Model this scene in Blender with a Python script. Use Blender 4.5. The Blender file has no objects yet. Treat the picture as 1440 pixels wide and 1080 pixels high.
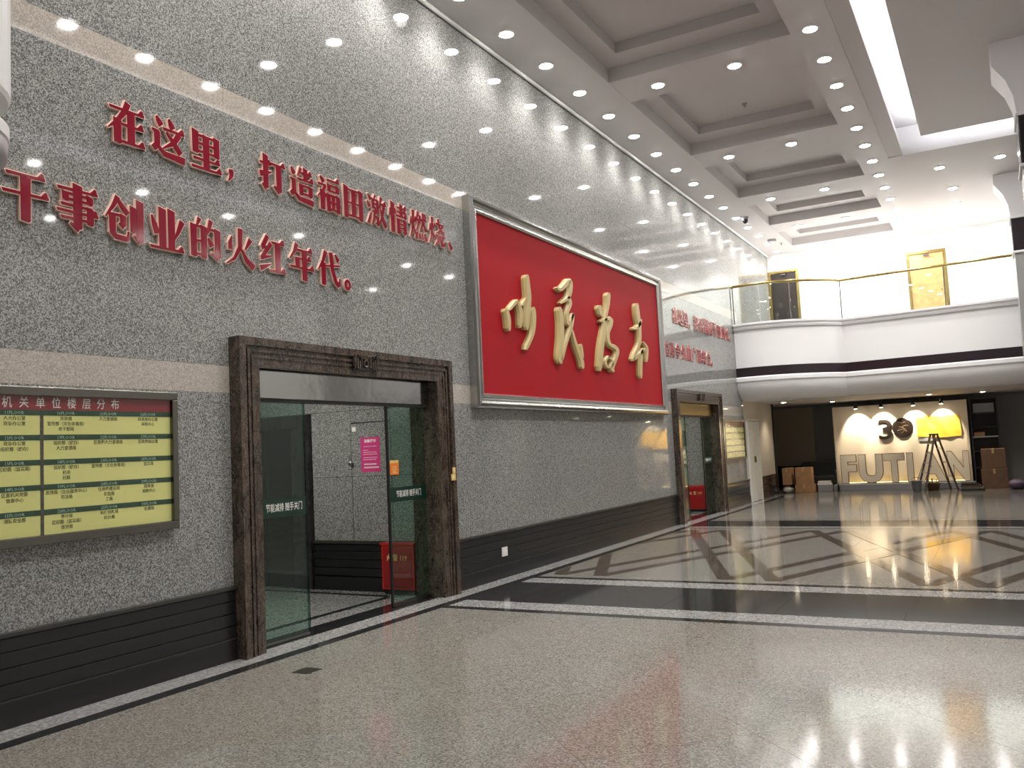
import bpy, bmesh, math, random
from mathutils import Vector, Matrix
random.seed(7)
R = math.radians
sc = bpy.context.scene
col = sc.collection

# ------------------------------------------------------------------ camera
CAM = Vector((5.63, 0.0, 1.6))
FPX = 1219.3
YAW, PITCH, ROLL = R(-29.06), R(4.412), R(-2.751)
_f = Vector((math.sin(YAW)*math.cos(PITCH), math.cos(YAW)*math.cos(PITCH), math.sin(PITCH)))
_r0 = Vector((math.cos(YAW), -math.sin(YAW), 0)); _u0 = _r0.cross(_f)
_r = math.cos(ROLL)*_r0 + math.sin(ROLL)*_u0
_u = math.cos(ROLL)*_u0 - math.sin(ROLL)*_r0
cd = bpy.data.cameras.new('camera'); cd.sensor_width = 36; cd.lens = 36*FPX/1440
cd.clip_start = .05; cd.clip_end = 200
cam = bpy.data.objects.new('camera', cd); col.objects.link(cam)
M3 = Matrix((_r, _u, -_f)).transposed()
cam.matrix_world = Matrix.Translation(CAM) @ M3.to_4x4()
sc.camera = cam
# ------------------------------------------------------------------ world, exposure
w = bpy.data.worlds.new('world'); sc.world = w; w.use_nodes = True
w.node_tree.nodes['Background'].inputs[0].default_value = (.5, .5, .52, 1)
w.node_tree.nodes['Background'].inputs[1].default_value = .02
sc.view_settings.view_transform = 'Standard'
sc.view_settings.look = 'None'
sc.view_settings.gamma = 1
sc.view_settings.use_curve_mapping = False
sc.view_settings.exposure = 0.0
LAMP = 120.0      # radiance of a ceiling downlight face
DOWN_W = 100.0     # its beam
WASH_W = 230.0    # washers over the balcony
SPOT_W = 75.0     # warm downlights under the balcony
ARM_W = 150.0     # arm lamps over the display wall
COVE = 45.0       # radiance of the strip hidden in the ceiling cove
CORR = 45.0        # lift lobby ceiling panel

# ------------------------------------------------------------------ materials
MATS = {}
def newmat(name):
    m = bpy.data.materials.new(name); m.use_nodes = True; MATS[name] = m
    nt = m.node_tree; b = nt.nodes['Principled BSDF']
    return m, nt, b
def plain(name, c, rough=.5, metal=0, spec=.5, bump=0, bscale=40, var=0.0):
    m, nt, b = newmat(name)
    b.inputs['Base Color'].default_value = (*c, 1); b.inputs['Roughness'].default_value = rough
    b.inputs['Metallic'].default_value = metal; b.inputs['Specular IOR Level'].default_value = spec
    if bump or var:
        g = nt.nodes.new('ShaderNodeNewGeometry'); n = nt.nodes.new('ShaderNodeTexNoise')
        n.inputs['Scale'].default_value = bscale; n.inputs['Detail'].default_value = 3
        nt.links.new(g.outputs['Position'], n.inputs['Vector'])
        if bump:
            bp = nt.nodes.new('ShaderNodeBump'); bp.inputs['Strength'].default_value = bump
            bp.inputs['Distance'].default_value = .01
            nt.links.new(n.outputs['Fac'], bp.inputs['Height']); nt.links.new(bp.outputs[0], b.inputs['Normal'])
        if var:
            r = nt.nodes.new('ShaderNodeValToRGB')
            r.color_ramp.elements[0].position = .3; r.color_ramp.elements[1].position = .7
            r.color_ramp.elements[0].color = (*[x*(1-var) for x in c], 1)
            r.color_ramp.elements[1].color = (*[min(1, x*(1+var)) for x in c], 1)
            nt.links.new(n.outputs['Fac'], r.inputs[0]); nt.links.new(r.outputs[0], b.inputs['Base Color'])
    return m
def emis(name, c, s):
    m, nt, b = newmat(name)
    b.inputs['Base Color'].default_value = (.8, .8, .8, 1)
    b.inputs['Emission Color'].default_value = (*c, 1); b.inputs['Emission Strength'].default_value = s
    return m
def granite(name, dark, mid, light, scale, rough, tint=None, wav=0.0):
    m, nt, b = newmat(name); L = nt.links.new
    g = nt.nodes.new('ShaderNodeNewGeometry')
    v = nt.nodes.new('ShaderNodeTexVoronoi'); v.inputs['Scale'].default_value = scale
    L(g.outputs['Position'], v.inputs['Vector'])
    sp = nt.nodes.new('ShaderNodeSeparateColor'); L(v.outputs['Color'], sp.inputs[0])
    r = nt.nodes.new('ShaderNodeValToRGB'); cr = r.color_ramp
    cr.elements[0].position = .08; cr.elements[0].color = (*dark, 1)
    cr.elements[1].position = .95; cr.elements[1].color = (*light, 1)
    e = cr.elements.new(.5); e.color = (*mid, 1)
    L(sp.outputs[0], r.inputs[0])
    out = r.outputs[0]
    oi = nt.nodes.new('ShaderNodeObjectInfo')
    if tint:
        mx = nt.nodes.new('ShaderNodeMix'); mx.data_type = 'RGBA'; mx.blend_type = 'MULTIPLY'
        mth = nt.nodes.new('ShaderNodeMath'); mth.operation = 'MULTIPLY'; mth.inputs[1].default_value = .9
        L(oi.outputs['Random'], mth.inputs[0])
        L(mth.outputs[0], mx.inputs[0]); L(out, mx.inputs[6]); mx.inputs[7].default_value = (*tint, 1)
        out = mx.outputs[2]
    L(out, b.inputs['Base Color'])
    b.inputs['Roughness'].default_value = rough
    if wav:
        bp = nt.nodes.new('ShaderNodeBump'); bp.inputs['Strength'].default_value = wav; bp.inputs['Distance'].default_value = .01
        n3 = nt.nodes.new('ShaderNodeTexNoise'); n3.inputs['Scale'].default_value = 3.0
        L(g.outputs['Position'], n3.inputs['Vector']); L(n3.outputs['Fac'], bp.inputs['Height']); L(bp.outputs[0], b.inputs['Normal'])
    return m
def marble(name, c0, c1, vein, rough=.12):
    m, nt, b = newmat(name); L = nt.links.new
    g = nt.nodes.new('ShaderNodeNewGeometry'); mp = nt.nodes.new('ShaderNodeMapping')
    mp.inputs['Scale'].default_value = (1, 1, .45)
    L(g.outputs['Position'], mp.inputs[0])
    n = nt.nodes.new('ShaderNodeTexNoise'); n.inputs['Scale'].default_value = 11; n.inputs['Detail'].default_value = 6
    n.inputs['Roughness'].default_value = .65; n.inputs['Distortion'].default_value = .6
    L(mp.outputs[0], n.inputs['Vector'])
    r = nt.nodes.new('ShaderNodeValToRGB'); r.color_ramp.elements[0].position = .35; r.color_ramp.elements[1].position = .7
    r.color_ramp.elements[0].color = (*c0, 1); r.color_ramp.elements[1].color = (*c1, 1); L(n.outputs['Fac'], r.inputs[0])
    v = nt.nodes.new('ShaderNodeTexVoronoi'); v.feature = 'DISTANCE_TO_EDGE'; v.inputs['Scale'].default_value = 7
    va = nt.nodes.new('ShaderNodeVectorMath'); va.operation = 'ADD'
    L(mp.outputs[0], va.inputs[0]); L(n.outputs['Color'], va.inputs[1]); L(va.outputs[0], v.inputs['Vector'])
    r2 = nt.nodes.new('ShaderNodeValToRGB'); r2.color_ramp.elements[0].position = .0; r2.color_ramp.elements[1].position = .035
    r2.color_ramp.elements[0].color = (.7, .7, .7, 1); r2.color_ramp.elements[1].color = (0, 0, 0, 1); L(v.outputs['Distance'], r2.inputs[0])
    mx = nt.nodes.new('ShaderNodeMix'); mx.data_type = 'RGBA'
    L(r2.outputs[0], mx.inputs[0]); L(r.outputs[0], mx.inputs[6]); mx.inputs[7].default_value = (*vein, 1)
    L(mx.outputs[2], b.inputs['Base Color']); b.inputs['Roughness'].default_value = rough
    return m
def glass(name, tint, refl=1.45):
    m = bpy.data.materials.new(name); m.use_nodes = True; MATS[name] = m
    nt = m.node_tree; nt.nodes.clear(); L = nt.links.new
    o = nt.nodes.new('ShaderNodeOutputMaterial'); t = nt.nodes.new('ShaderNodeBsdfTransparent')
    gl = nt.nodes.new('ShaderNodeBsdfGlossy'); mx = nt.nodes.new('ShaderNodeMixShader'); lw = nt.nodes.new('ShaderNodeLayerWeight'); pw = nt.nodes.new('ShaderNodeMath'); fr = nt.nodes.new('ShaderNodeMath')
    pw.operation = 'POWER'; pw.inputs[1].default_value = 4.5; L(lw.outputs['Facing'], pw.inputs[0])
    fr.operation = 'MULTIPLY_ADD'; fr.inputs[1].default_value = .85; fr.inputs[2].default_value = ((refl-1)/(refl+1))**2; L(pw.outputs[0], fr.inputs[0])
    t.inputs[0].default_value = (*tint, 1); gl.inputs['Roughness'].default_value = .01; gl.inputs[0].default_value = (.9, .9, .9, 1)
    L(fr.outputs[0], mx.inputs[0]); L(t.outputs[0], mx.inputs[1]); L(gl.outputs[0], mx.inputs[2]); L(mx.outputs[0], o.inputs[0])
    return m

granite('wall_granite', (.10, .10, .097), (.235, .235, .224), (.41, .41, .393), 120, .045, wav=.006)
granite('beige_granite', (.34, .30, .26), (.43, .39, .34), (.52, .47, .42), 110, .05, wav=.006)
granite('floor_granite', (.115, .110, .097), (.19, .182, .163), (.28, .268, .242), 110, .10, tint=(1, .95, .91), wav=.004)
granite('pale_granite', (.17, .165, .16), (.25, .245, .237), (.35, .34, .33), 70, .08)
granite('black_granite', (.008, .008, .009), (.014, .014, .015), (.035, .035, .036), 90, .08)
granite('grey_granite', (.012, .012, .013), (.02, .02, .02), (.04, .039, .038), 90, .08)
granite('brown_inlay', (.045, .036, .03), (.07, .056, .046), (.11, .09, .075), 90, .09)
marble('brown_marble', (.016, .010, .008), (.092, .066, .050), (.34, .28, .22))
marble('dark_marble', (.012, .011, .012), (.04, .036, .036), (.10, .09, .085))
plain('black_board', (.012, .012, .013), .28)
plain('black_trim', (.035, .034, .028), .22)
plain('joint', (.03, .03, .03), .8)
plain('white_paint', (.78, .775, .765), .55, bump=.02)
plain('ceiling_paint', (.60, .572, .568), .6)
plain('fascia_paint', (.80, .79, .80), .42)
plain('dark_band', (.022, .014, .018), .2)
plain('steel', (.50, .50, .48), .2, 1, bump=.04, bscale=6)
plain('header_steel', (.46, .46, .45), .12, 1, bump=.5, bscale=2.2)
plain('dark_steel', (.20, .20, .19), .25, 1)
plain('board_frame', (.17, .165, .145), .22, 1)
plain('brass', (.38, .28, .10), .25, 1)
plain('gilt', (.85, .62, .50), .35, .2)
plain('red_acrylic', (.22, .007, .022), .1)
plain('far_red', (.30, .03, .045), .3)
plain('panel_red', (.34, .006, .012), .6, 0, .12, bump=.15, bscale=18)
plain('gold_paint', (.44, .335, .14), .42, .0)
plain('glass_red', (.33, .012, .012), .12)
plain('cabinet_red', (.52, .02, .012), .3)
plain('text_gold', (.75, .50, .22), .5)
plain('text_white', (.85, .82, .78), .5)
plain('title_red', (.27, .012, .018), .25)
plain('strip_green', (.012, .055, .022), .25)
plain('strip_text', (.33, .55, .42), .4)
plain('panel_yellow', (.86, .82, .30), .3)
plain('text_olive', (.09, .085, .015), .5)
plain('pink_paper', (.62, .035, .20), .5)
plain('orange_paper', (.80, .20, .015), .45)
plain('yellow_plate', (.75, .52, .16), .35)
plain('door_green', (.004, .03, .018), .3)
plain('ivory', (.72, .70, .64), .4)
plain('stage_white', (.68, .60, .50), .5)
plain('letter_white', (.80, .72, .60), .45)
plain('letter_side', (.20, .13, .065), .5)
plain('espresso', (.016, .010, .008), .35)
plain('wood_door', (.48, .28, .115), .35, var=.18, bscale=7)
plain('carton', (.36, .20, .095), .75, var=.15, bscale=5)
plain('carton_dark', (.15, .085, .05), .75, var=.2, bscale=5)
plain('tape', (.45, .30, .14), .35)
plain('aluminium', (.60, .58, .54), .35, 1)
plain('ladder_brown', (.10, .065, .045), .4)
plain('plinth_grey', (.28, .29, .32), .5)
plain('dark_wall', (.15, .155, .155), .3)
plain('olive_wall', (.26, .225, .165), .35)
plain('cream_wall', (.52, .47, .40), .35)
plain('dark_shelf', (.022, .017, .016), .4)
plain('grey_panel', (.20, .20, .20), .5)
plain('plastic_white', (.82, .80, .80), .3)
plain('plastic_grey', (.30, .27, .28), .4)
plain('rubber', (.015, .015, .015), .5)
plain('purple_bag', (.075, .045, .10), .5)
plain('bag_clear', (.55, .55, .58), .25)
plain('green_leaf', (.10, .09, .03), .5)
plain('drain_metal', (.055, .052, .042), .3, .6)
plain('column_stone', (.30, .30, .29), .3)
m, nt, b = newmat('gold_sheet')
b.inputs['Base Color'].default_value = (.80, .48, .06, 1); b.inputs['Roughness'].default_value = .35
emis('lamp_face', (1, .97, .94), LAMP)
emis('warm_face', (1, .86, .62), 18)
emis('cove_strip', (.90, .95, 1), COVE)
emis('corridor_light', (1, .97, .90), CORR)
emis('letter_glow', (1, .72, .25), 7)
emis('bulb', (1, .85, .60), 150)
emis('lift_glow', (1, .95, .62), 5)
glass('door_glass', (.72, .87, .80), 1.5)
glass('rail_glass', (.93, .96, .95), 1.45)
glass('edge_glass', (.30, .52, .42), 1.5)
glass('board_glass', (.97, .98, .97), 1.4)

# ------------------------------------------------------------------ object helpers
def link(o, parent=None):
    col.objects.link(o)
    if parent is not None:
        o.parent = parent; o.matrix_parent_inverse = parent.matrix_basis.inverted()
    return o
def tag(o, label, cat=None, group=None, kind=None):
    if label: o['label'] = label
    if cat: o['category'] = cat
    if group: o['group'] = group
    if kind: o['kind'] = kind
    return o
def thing(name, loc, label, cat, group=None):
    o = bpy.data.objects.new(name, None); o.location = loc; o.empty_display_size = .1
    link(o); return tag(o, label, cat, group)
def mobj(name, verts, faces, mat, parent=None, origin=None, smooth=False):
    vs = [Vector(v) for v in verts]
    if origin is None:
        lo = Vector([min(v[i] for v in vs) for i in range(3)]); hi = Vector([max(v[i] for v in vs) for i in range(3)])
        origin = Vector(((lo.x+hi.x)/2, (lo.y+hi.y)/2, lo.z))
    origin = Vector(origin)
    me = bpy.data.meshes.new(name); me.from_pydata([v-origin for v in vs], [], faces)
    me.materials.append(MATS[mat])
    if smooth: me.polygons.foreach_set('use_smooth', [True]*len(me.polygons))
    me.validate(); me.update()
    o = bpy.data.objects.new(name, me); o.location = origin
    return link(o, parent)
class MB:
    def __init__(s): s.v = []; s.f = []
    def add(s, vs, fs):
        n = len(s.v); s.v += [Vector(v) for v in vs]; s.f += [[n+i for i in f] for f in fs]; return s
    def box(s, lo, hi):
        x0, y0, z0 = lo; x1, y1, z1 = hi
        return s.add([(x0,y0,z0),(x1,y0,z0),(x1,y1,z0),(x0,y1,z0),(x0,y0,z1),(x1,y0,z1),(x1,y1,z1),(x0,y1,z1)],
            [(0,3,2,1),(4,5,6,7),(0,1,5,4),(1,2,6,5),(2,3,7,6),(3,0,4,7)])
    def bar(s, a, b, wx, wy=None):          # box beam between two points
        a = Vector(a); b = Vector(b); d = (b-a).normalized(); wy = wy or wx
        up = Vector((0,0,1)) if abs(d.z) < .9 else Vector((1,0,0))
        p = d.cross(up).normalized()*wx/2; q = d.cross(p).normalized()*wy/2
        vs = [a-p-q, a+p-q, a+p+q, a-p+q, b-p-q, b+p-q, b+p+q, b-p+q]
        return s.add(vs, [(0,3,2,1),(4,5,6,7),(0,1,5,4),(1,2,6,5),(2,3,7,6),(3,0,4,7)])
    def tube(s, pts, r, n=10, closed=False):
        pts = [Vector(p) for p in pts]; k = len(pts); vs = []; fs = []
        for i, p in enumerate(pts):
            if closed: t = pts[(i+1) % k]-pts[i-1]
            else: t = pts[min(i+1, k-1)]-pts[max(i-1, 0)]
            t.normalize(); up = Vector((0,0,1)) if abs(t.z) < .9 else Vector((1,0,0))
            a = t.cross(up).normalized(); c = t.cross(a).normalized()
            rr = r[i] if isinstance(r, (list, tuple)) else r
            for j in range(n):
                q = 2*math.pi*j/n; vs.append(p+a*rr*math.cos(q)+c*rr*math.sin(q))
        for i in range(k if closed else k-1):
            for j in range(n):
                i2 = (i+1) % k
                fs.append((i*n+j, i*n+(j+1) % n, i2*n+(j+1) % n, i2*n+j))
        if not closed: fs += [tuple(range(n)), tuple(range((k-1)*n, k*n))[::-1]]
        return s.add(vs, fs)
    def lathe(s, c, prof, n=20, axis='z'):  # prof: (radius, offset along axis)
        c = Vector(c); vs = []; fs = []
        for (r, h) in prof:
            for j in range(n):
                q = 2*math.pi*j/n; a, b2 = r*math.cos(q), r*math.sin(q)
                vs.append(c + (Vector((a, b2, h)) if axis == 'z' else Vector((a, h, b2)) if axis == 'y' else Vector((h, a, b2))))
        for i in range(len(prof)-1):
            for j in range(n):
                fs.append((i*n+j, i*n+(j+1) % n, (i+1)*n+(j+1) % n, (i+1)*n+j))
        fs.append(tuple(range(n))[::-1]); fs.append(tuple(range((len(prof)-1)*n, len(prof)*n)))
        return s.add(vs, fs)
    def prism(s, poly, fn, d0, d1):         # poly of 2-D points, fn maps (a, b, depth) to world
        k = len(poly)
        vs = [fn(a, b, d0) for a, b in poly] + [fn(a, b, d1) for a, b in poly]
        fs = [tuple(range(k))[::-1], tuple(range(k, 2*k))] + [(i, (i+1) % k, k+(i+1) % k, k+i) for i in range(k)]
        return s.add(vs, fs)
    def build(s, name, mat, parent=None, smooth=False, origin=None):
        return mobj(name, s.v, s.f, mat, parent, origin, smooth)
def box(name, lo, hi, mat, parent=None, bevel=0):
    o = MB().box(lo, hi).build(name, mat, parent)
    if bevel:
        md = o.modifiers.new('bevel', 'BEVEL'); md.width = bevel; md.segments = 2; md.limit_method = 'ANGLE'
    return o
def struct(name, lo, hi, mat, label=None):
    o = box(name, lo, hi, mat); o['kind'] = 'structure'
    if label: o['label'] = label
    return o
def copy_tree(o, delta, parent=None):
    c = o.copy(); col.objects.link(c)
    if parent is None:
        c.location = o.location + Vector(delta)
    else:
        c.location = o.location + Vector(delta); c.parent = parent
        c.matrix_parent_inverse = parent.matrix_basis.inverted()
    for ch in o.children: copy_tree(ch, delta, c)
    return c
ORD = ['first','second','third','fourth','fifth','sixth','seventh','eighth','ninth','tenth','eleventh','twelfth','thirteenth',
       'fourteenth','fifteenth','sixteenth','seventeenth','eighteenth','nineteenth','twentieth','twenty-first','twenty-second',
       'twenty-third','twenty-fourth','twenty-fifth']
# pixel of the photograph -> point on the plane x = X
def pix_x(px, py, X):
    d = _r*((px-720)/FPX) - _u*((py-540)/FPX) + _f
    return CAM + d*((X-CAM.x)/d.x)

# mapping of lettering onto surfaces
def on_left(y0, z0, x0=0.0):     # wall facing +x
    return lambda a, b, d: Vector((x0+d, y0+a, z0+b))
def on_front(x0, z0, y0):        # surface facing -y (towards the camera)
    return lambda a, b, d: Vector((x0+a, y0-d, z0+b))
_tc = {}
def glyphs(s, res=2, bold=0.0):
    k = (s, res, bold)
    if k not in _tc:
        c = bpy.data.curves.new('t', 'FONT'); c.body = s; c.size = 1; c.resolution_u = res; c.offset = bold
        o = bpy.data.objects.new('t', c); me = bpy.data.meshes.new_from_object(o)
        _tc[k] = ([(v.co.x, v.co.y) for v in me.vertices], [list(p.vertices) for p in me.polygons])
        bpy.data.objects.remove(o); bpy.data.curves.remove(c); bpy.data.meshes.remove(me)
    return _tc[k]
def flat_text(mb, s, fn, size, depth, align='L', sx=1.0, bold=0.0):
    vs, fs = glyphs(s, 1, bold)
    if not vs: return
    xs = [v[0] for v in vs]; off = {'L': min(xs), 'C': (min(xs)+max(xs))/2, 'R': max(xs)}[align]
    mb.add([fn((x-off)*size*sx, y*size, depth) for x, y in vs], fs)
def solid_text(mb, s, fn, size, d0, d1, sx=1.0, bold=0.0, off=0):
    vs, fs = glyphs(s, 3, bold); n = len(vs)
    edges = {}
    for f in fs:
        for i in range(len(f)):
            a, b2 = f[i], f[(i+1) % len(f)]
            edges[(a, b2)] = edges.get((a, b2), 0)+1
    side = [(a, b2, n+b2, n+a) for (a, b2) in edges if (b2, a) not in edges]
    mb.add([fn((x-off)*size*sx, y*size, d1) for x, y in vs]+[fn((x-off)*size*sx, y*size, d0) for x, y in vs],
           fs + [tuple(n+i for i in f[::-1]) for f in fs] + [tuple(q) for q in side])

# ------------------------------------------------------------------ ceiling height and hall size
ZC = 7.05            # underside of the ceiling beams
HX = 12.6            # far side of the hall, out of view
YB = -6.0            # wall behind the camera
YE = 26.2            # upper back wall over the balcony
YW = 25.35           # end of the granite wall under the balcony
P1 = (5.22, 8.48); P2 = (16.62, 19.88)      # the two stone portals along the wall
PIN = (.25, .28)     # jamb widths
PH = 2.68

# ------------------------------------------------------------------ floor
fl = struct('floor', (-6.2, YB, -.12), (HX, 33, -.004), 'floor_granite', 'polished speckled granite floor of the lobby')
def clip(poly, ax, v, keep_less):
    out = []
    for i in range(len(poly)):
        p, q = poly[i], poly[(i+1) % len(poly)]
        ip = (p[ax] <= v) == keep_less or p[ax] == v; iq = (q[ax] <= v) == keep_less or q[ax] == v
        if ip: out.append(p)
        if ip != iq:
            t = (v-p[ax])/(q[ax]-p[ax]); out.append((p[0]+(q[0]-p[0])*t, p[1]+(q[1]-p[1])*t))
    return out
def clip_rect(poly, x0, x1, y0, y1):
    for ax, v, k in ((0, x0, False), (0, x1, True), (1, y0, False), (1, y1, True)):
        poly = clip(poly, ax, v, k)
        if len(poly) < 3: return []
    return poly
def shrink(poly, g):
    cx = sum(p[0] for p in poly)/len(poly); cy = sum(p[1] for p in poly)/len(poly)
    return [(p[0]-math.copysign(min(g, abs(p[0]-cx)), p[0]-cx), p[1]-math.copysign(min(g, abs(p[1]-cy)), p[1]-cy)) for p in poly]
up = lambda a, b, d: Vector((a, b, d))
def piece(name, poly, mat, z=0.0, parent=fl):
    return MB().prism(poly, up, -.004, z).build(name, mat, parent)
XR = 9.2
# near field: slabs laid on the diagonal
T = 1.02; h = T/math.sqrt(2)
for i in range(-12, 20):
    for j in range(-14, 20):
        cx = .74 + (i+j)*h; cy = 4.85 + (i-j)*h
        pl = clip_rect([(cx-h, cy), (cx, cy-h), (cx+h, cy), (cx, cy+h)], .40, XR, 1.0, 7.66)
        if len(pl) < 3: continue
        ar = abs(sum(pl[k][0]*pl[(k+1) % len(pl)][1]-pl[(k+1) % len(pl)][0]*pl[k][1] for k in range(len(pl))))/2
        if ar > .01: piece('tile', shrink(pl, .0016), 'floor_granite')
def grid(x0, x1, y0, y1, nx, ny, mat):
    for i in range(nx):
        for j in range(ny):
            a0 = x0+(x1-x0)*i/nx; a1 = x0+(x1-x0)*(i+1)/nx; b0 = y0+(y1-y0)*j/ny; b1 = y0+(y1-y0)*(j+1)/ny
            piece('tile', [(a0+.0015, b0+.0015), (a1-.0015, b0+.0015), (a1-.0015, b1-.0015), (a0+.0015, b1-.0015)], mat)
rect = lambda x0, x1, y0, y1: [(x0, y0), (x1, y0), (x1, y1), (x0, y1)]
grid(.40, XR, 9.86, 15.86, 8, 5, 'floor_granite')
grid(.40, XR, 17.72, 26.4, 8, 7, 'floor_granite')
grid(.40, XR, 8.15, 9.40, 8, 1, 'grey_granite')
grid(.40, XR, 16.22, 17.42, 8, 1, 'grey_granite')
piece('border_strip', rect(.0, .27, YB, YW), 'pale_granite')
piece('border_strip', rect(.27, .40, YB, 25.0), 'black_granite')
for (a, c, mt) in ((7.66, 7.79, 'black_granite'), (7.79, 8.15, 'pale_granite'), (9.40, 9.74, 'pale_granite'), (9.74, 9.86, 'black_granite'),
                   (15.86, 15.98, 'brown_inlay'), (15.98, 16.22, 'pale_granite'), (17.42, 17.60, 'pale_granite'), (17.60, 17.72, 'brown_inlay')):
    piece('cross_strip', rect(.40, XR, a, c), mt)
INL = []
def inlay(p, q, wd):
    p = Vector(p); q = Vector(q); d = (q-p).normalized(); n = Vector((-d.y, d.x))*wd/2
    # ends cut level with the strip across the hall
    k = wd/2/abs(d.y); pl = [(p.x-k, p.y), (p.x+k, p.y), (q.x+k, q.y), (q.x-k, q.y)]
    pl = clip_rect(pl, .42, XR, 10.0, 15.6)
    if len(pl) >= 3: INL.append(1); piece('inlay_band', pl, 'brown_inlay', .001+.00012*len(INL))
for s in (0, .55):
    for k in range(-1, 4):
        x0 = .62 + s + k*4.24
        inlay((x0, 15.55), (x0+2.12, 10.05), .17); inlay((x0+2.12, 10.05), (x0+4.24, 15.55), .17)
        inlay((x0, 10.05), (x0+2.12, 15.55), .17); inlay((x0+2.12, 15.55), (x0+4.24, 10.05), .17)
# thresholds and lift lobby floors behind the two portals
for (a, c) in (P1, P2):
    y0, y1 = a+.25, c-.28
    piece('threshold', rect(-.30, -.001, y0, y1), 'black_granite')
    piece('threshold_strip', rect(-.56, -.30, y0, y1), 'pale_granite')
    piece('threshold_strip', rect(-.66, -.56, y0, c-.40), 'black_granite')
    piece('lobby_strip', rect(-5.9, -.66, c-.40, c-.30), 'black_granite')
    for i in range(4):
        piece('tile', rect(-.663-1.3*(i+1)+.003, -.663-1.3*i, a-.1, c-.403), 'pale_granite')
    piece('lobby_strip', rect(-5.9, -.30, c-.297, c-.09), 'pale_granite')
box('floor_plate', (.80, 5.03, .001), (.96, 5.19, .004), 'drain_metal')
tag(bpy.data.objects['floor_plate'], 'small dark metal plate set in the floor before the glass door', 'floor plate')

# ------------------------------------------------------------------ left wall of granite slabs
wl = MB()
for (a, c, z0, z1) in ((YB, P1[0]+.2, 0, 7.3), (P1[1]-.2, P2[0]+.2, 0, 7.3), (P2[1]-.2, YW, 0, 2.62), (P2[1]-.2, YE, 2.62, 7.3),
                       (P1[0]+.2, P1[1]-.2, 2.46, 7.3), (P2[0]+.2, P2[1]-.2, 2.46, 7.3)):
    wl.box((-.30, a, z0), (-.02, c, z1))
wl = wl.build('wall_left', 'joint'); tag(wl, 'polished grey granite wall with two beige bands and slogans', kind='structure')
cols = []
def span(a, c, n): return [a+(c-a)*i/n for i in range(n+1)]
ys = span(YB, P1[0], 10) + span(P1[0], P1[1], 3)[1:] + span(P1[1], P2[0], 7)[1:] + span(P2[0], P2[1], 3)[1:] + span(P2[1], 22.2, 2)[1:]
rows = [(.60, 1.40, 'wall_granite'), (1.40, 2.20, 'wall_granite'), (2.20, 2.43, 'beige_granite'), (2.43, 3.17, 'wall_granite'), (3.17, 3.91, 'wall_granite'),
        (3.91, 4.64, 'wall_granite'), (4.64, 4.86, 'beige_granite'), (4.86, 5.58, 'wall_granite'), (5.58, 6.30, 'wall_granite'), (6.30, ZC-.01, 'wall_granite')]
for i in range(len(ys)-1):
    inp = any(p[0]-.01 < ys[i] and ys[i+1] < p[1]+.01 for p in (P1, P2))
    for (z0, z1, mt) in rows:
        if inp and z1 < 2.6: continue
        box('stone_slab', (-.02, ys[i]+.0008, z0+.0008), (0, ys[i+1]-.0008, z1-.0008), mt, wl)
for i in range(3):
    a = 22.2+(YE-22.2)*i/3; c = 22.2+(YE-22.2)*(i+1)/3
    box('stone_slab', (-.02, a+.001, 2.6), (0, c-.001, ZC-.01), 'wall_granite', wl)
for (a, c) in ((22.2, 23.75), (23.75, YW)):
    box('stone_slab', (-.02, a+.001, .60), (0, c-.001, 2.6), 'cream_wall', wl)
tr = MB().tube([(.03, YB, ZC-.03), (.03, YE, ZC-.03)], .028, 8).build('trim_1', 'white_paint')
tag(tr, 'slim white moulding where granite wall meets ceiling', kind='structure')
# dark wainscot boards
bl = struct('baseboard_left', (-.02, YB, 0), (.004, P1[0], .6), 'black_board', 'black horizontal board wainscot along the granite wall')
for (a, c, mt) in ((YB, P1[0], 'black_board'), (P1[1], P2[0], 'black_board'), (P2[1], 22.3, 'dark_marble'), (23.6, YW, 'dark_marble')):
    if a != YB: box('backing', (-.02, a, 0), (.004, c, .6), 'black_board', bl)
    for (z0, z1, d) in ((.0, .165, .030), (.18, .272, .022), (.280, .372, .022), (.380, .472, .022), (.480, .562, .022)):
        box('board', (.004, a+.002, z0), (d, c-.002, z1), mt, bl, .003)
    box('cap_moulding', (0, a, .566), (.040, c, .602), 'black_trim', bl, .008)
    box('bead', (.004, a, .166), (.033, c, .178), 'black_trim', bl)
# ------------------------------------------------------------------ other walls of the hall
struct('wall_right', (HX, YB, 0), (HX+.2, 33, 7.3), 'white_paint', 'pale painted wall across the lobby')
struct('wall_back', (-.3, YB-.2, 0), (HX+.2, YB, 7.3), 'white_paint', 'pale painted wall behind the viewer')
struct('wall_upper', (-.3, YE, 4.35), (HX, YE+.2, 7.3), 'white_paint', 'white wall behind the upper balcony')

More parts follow.
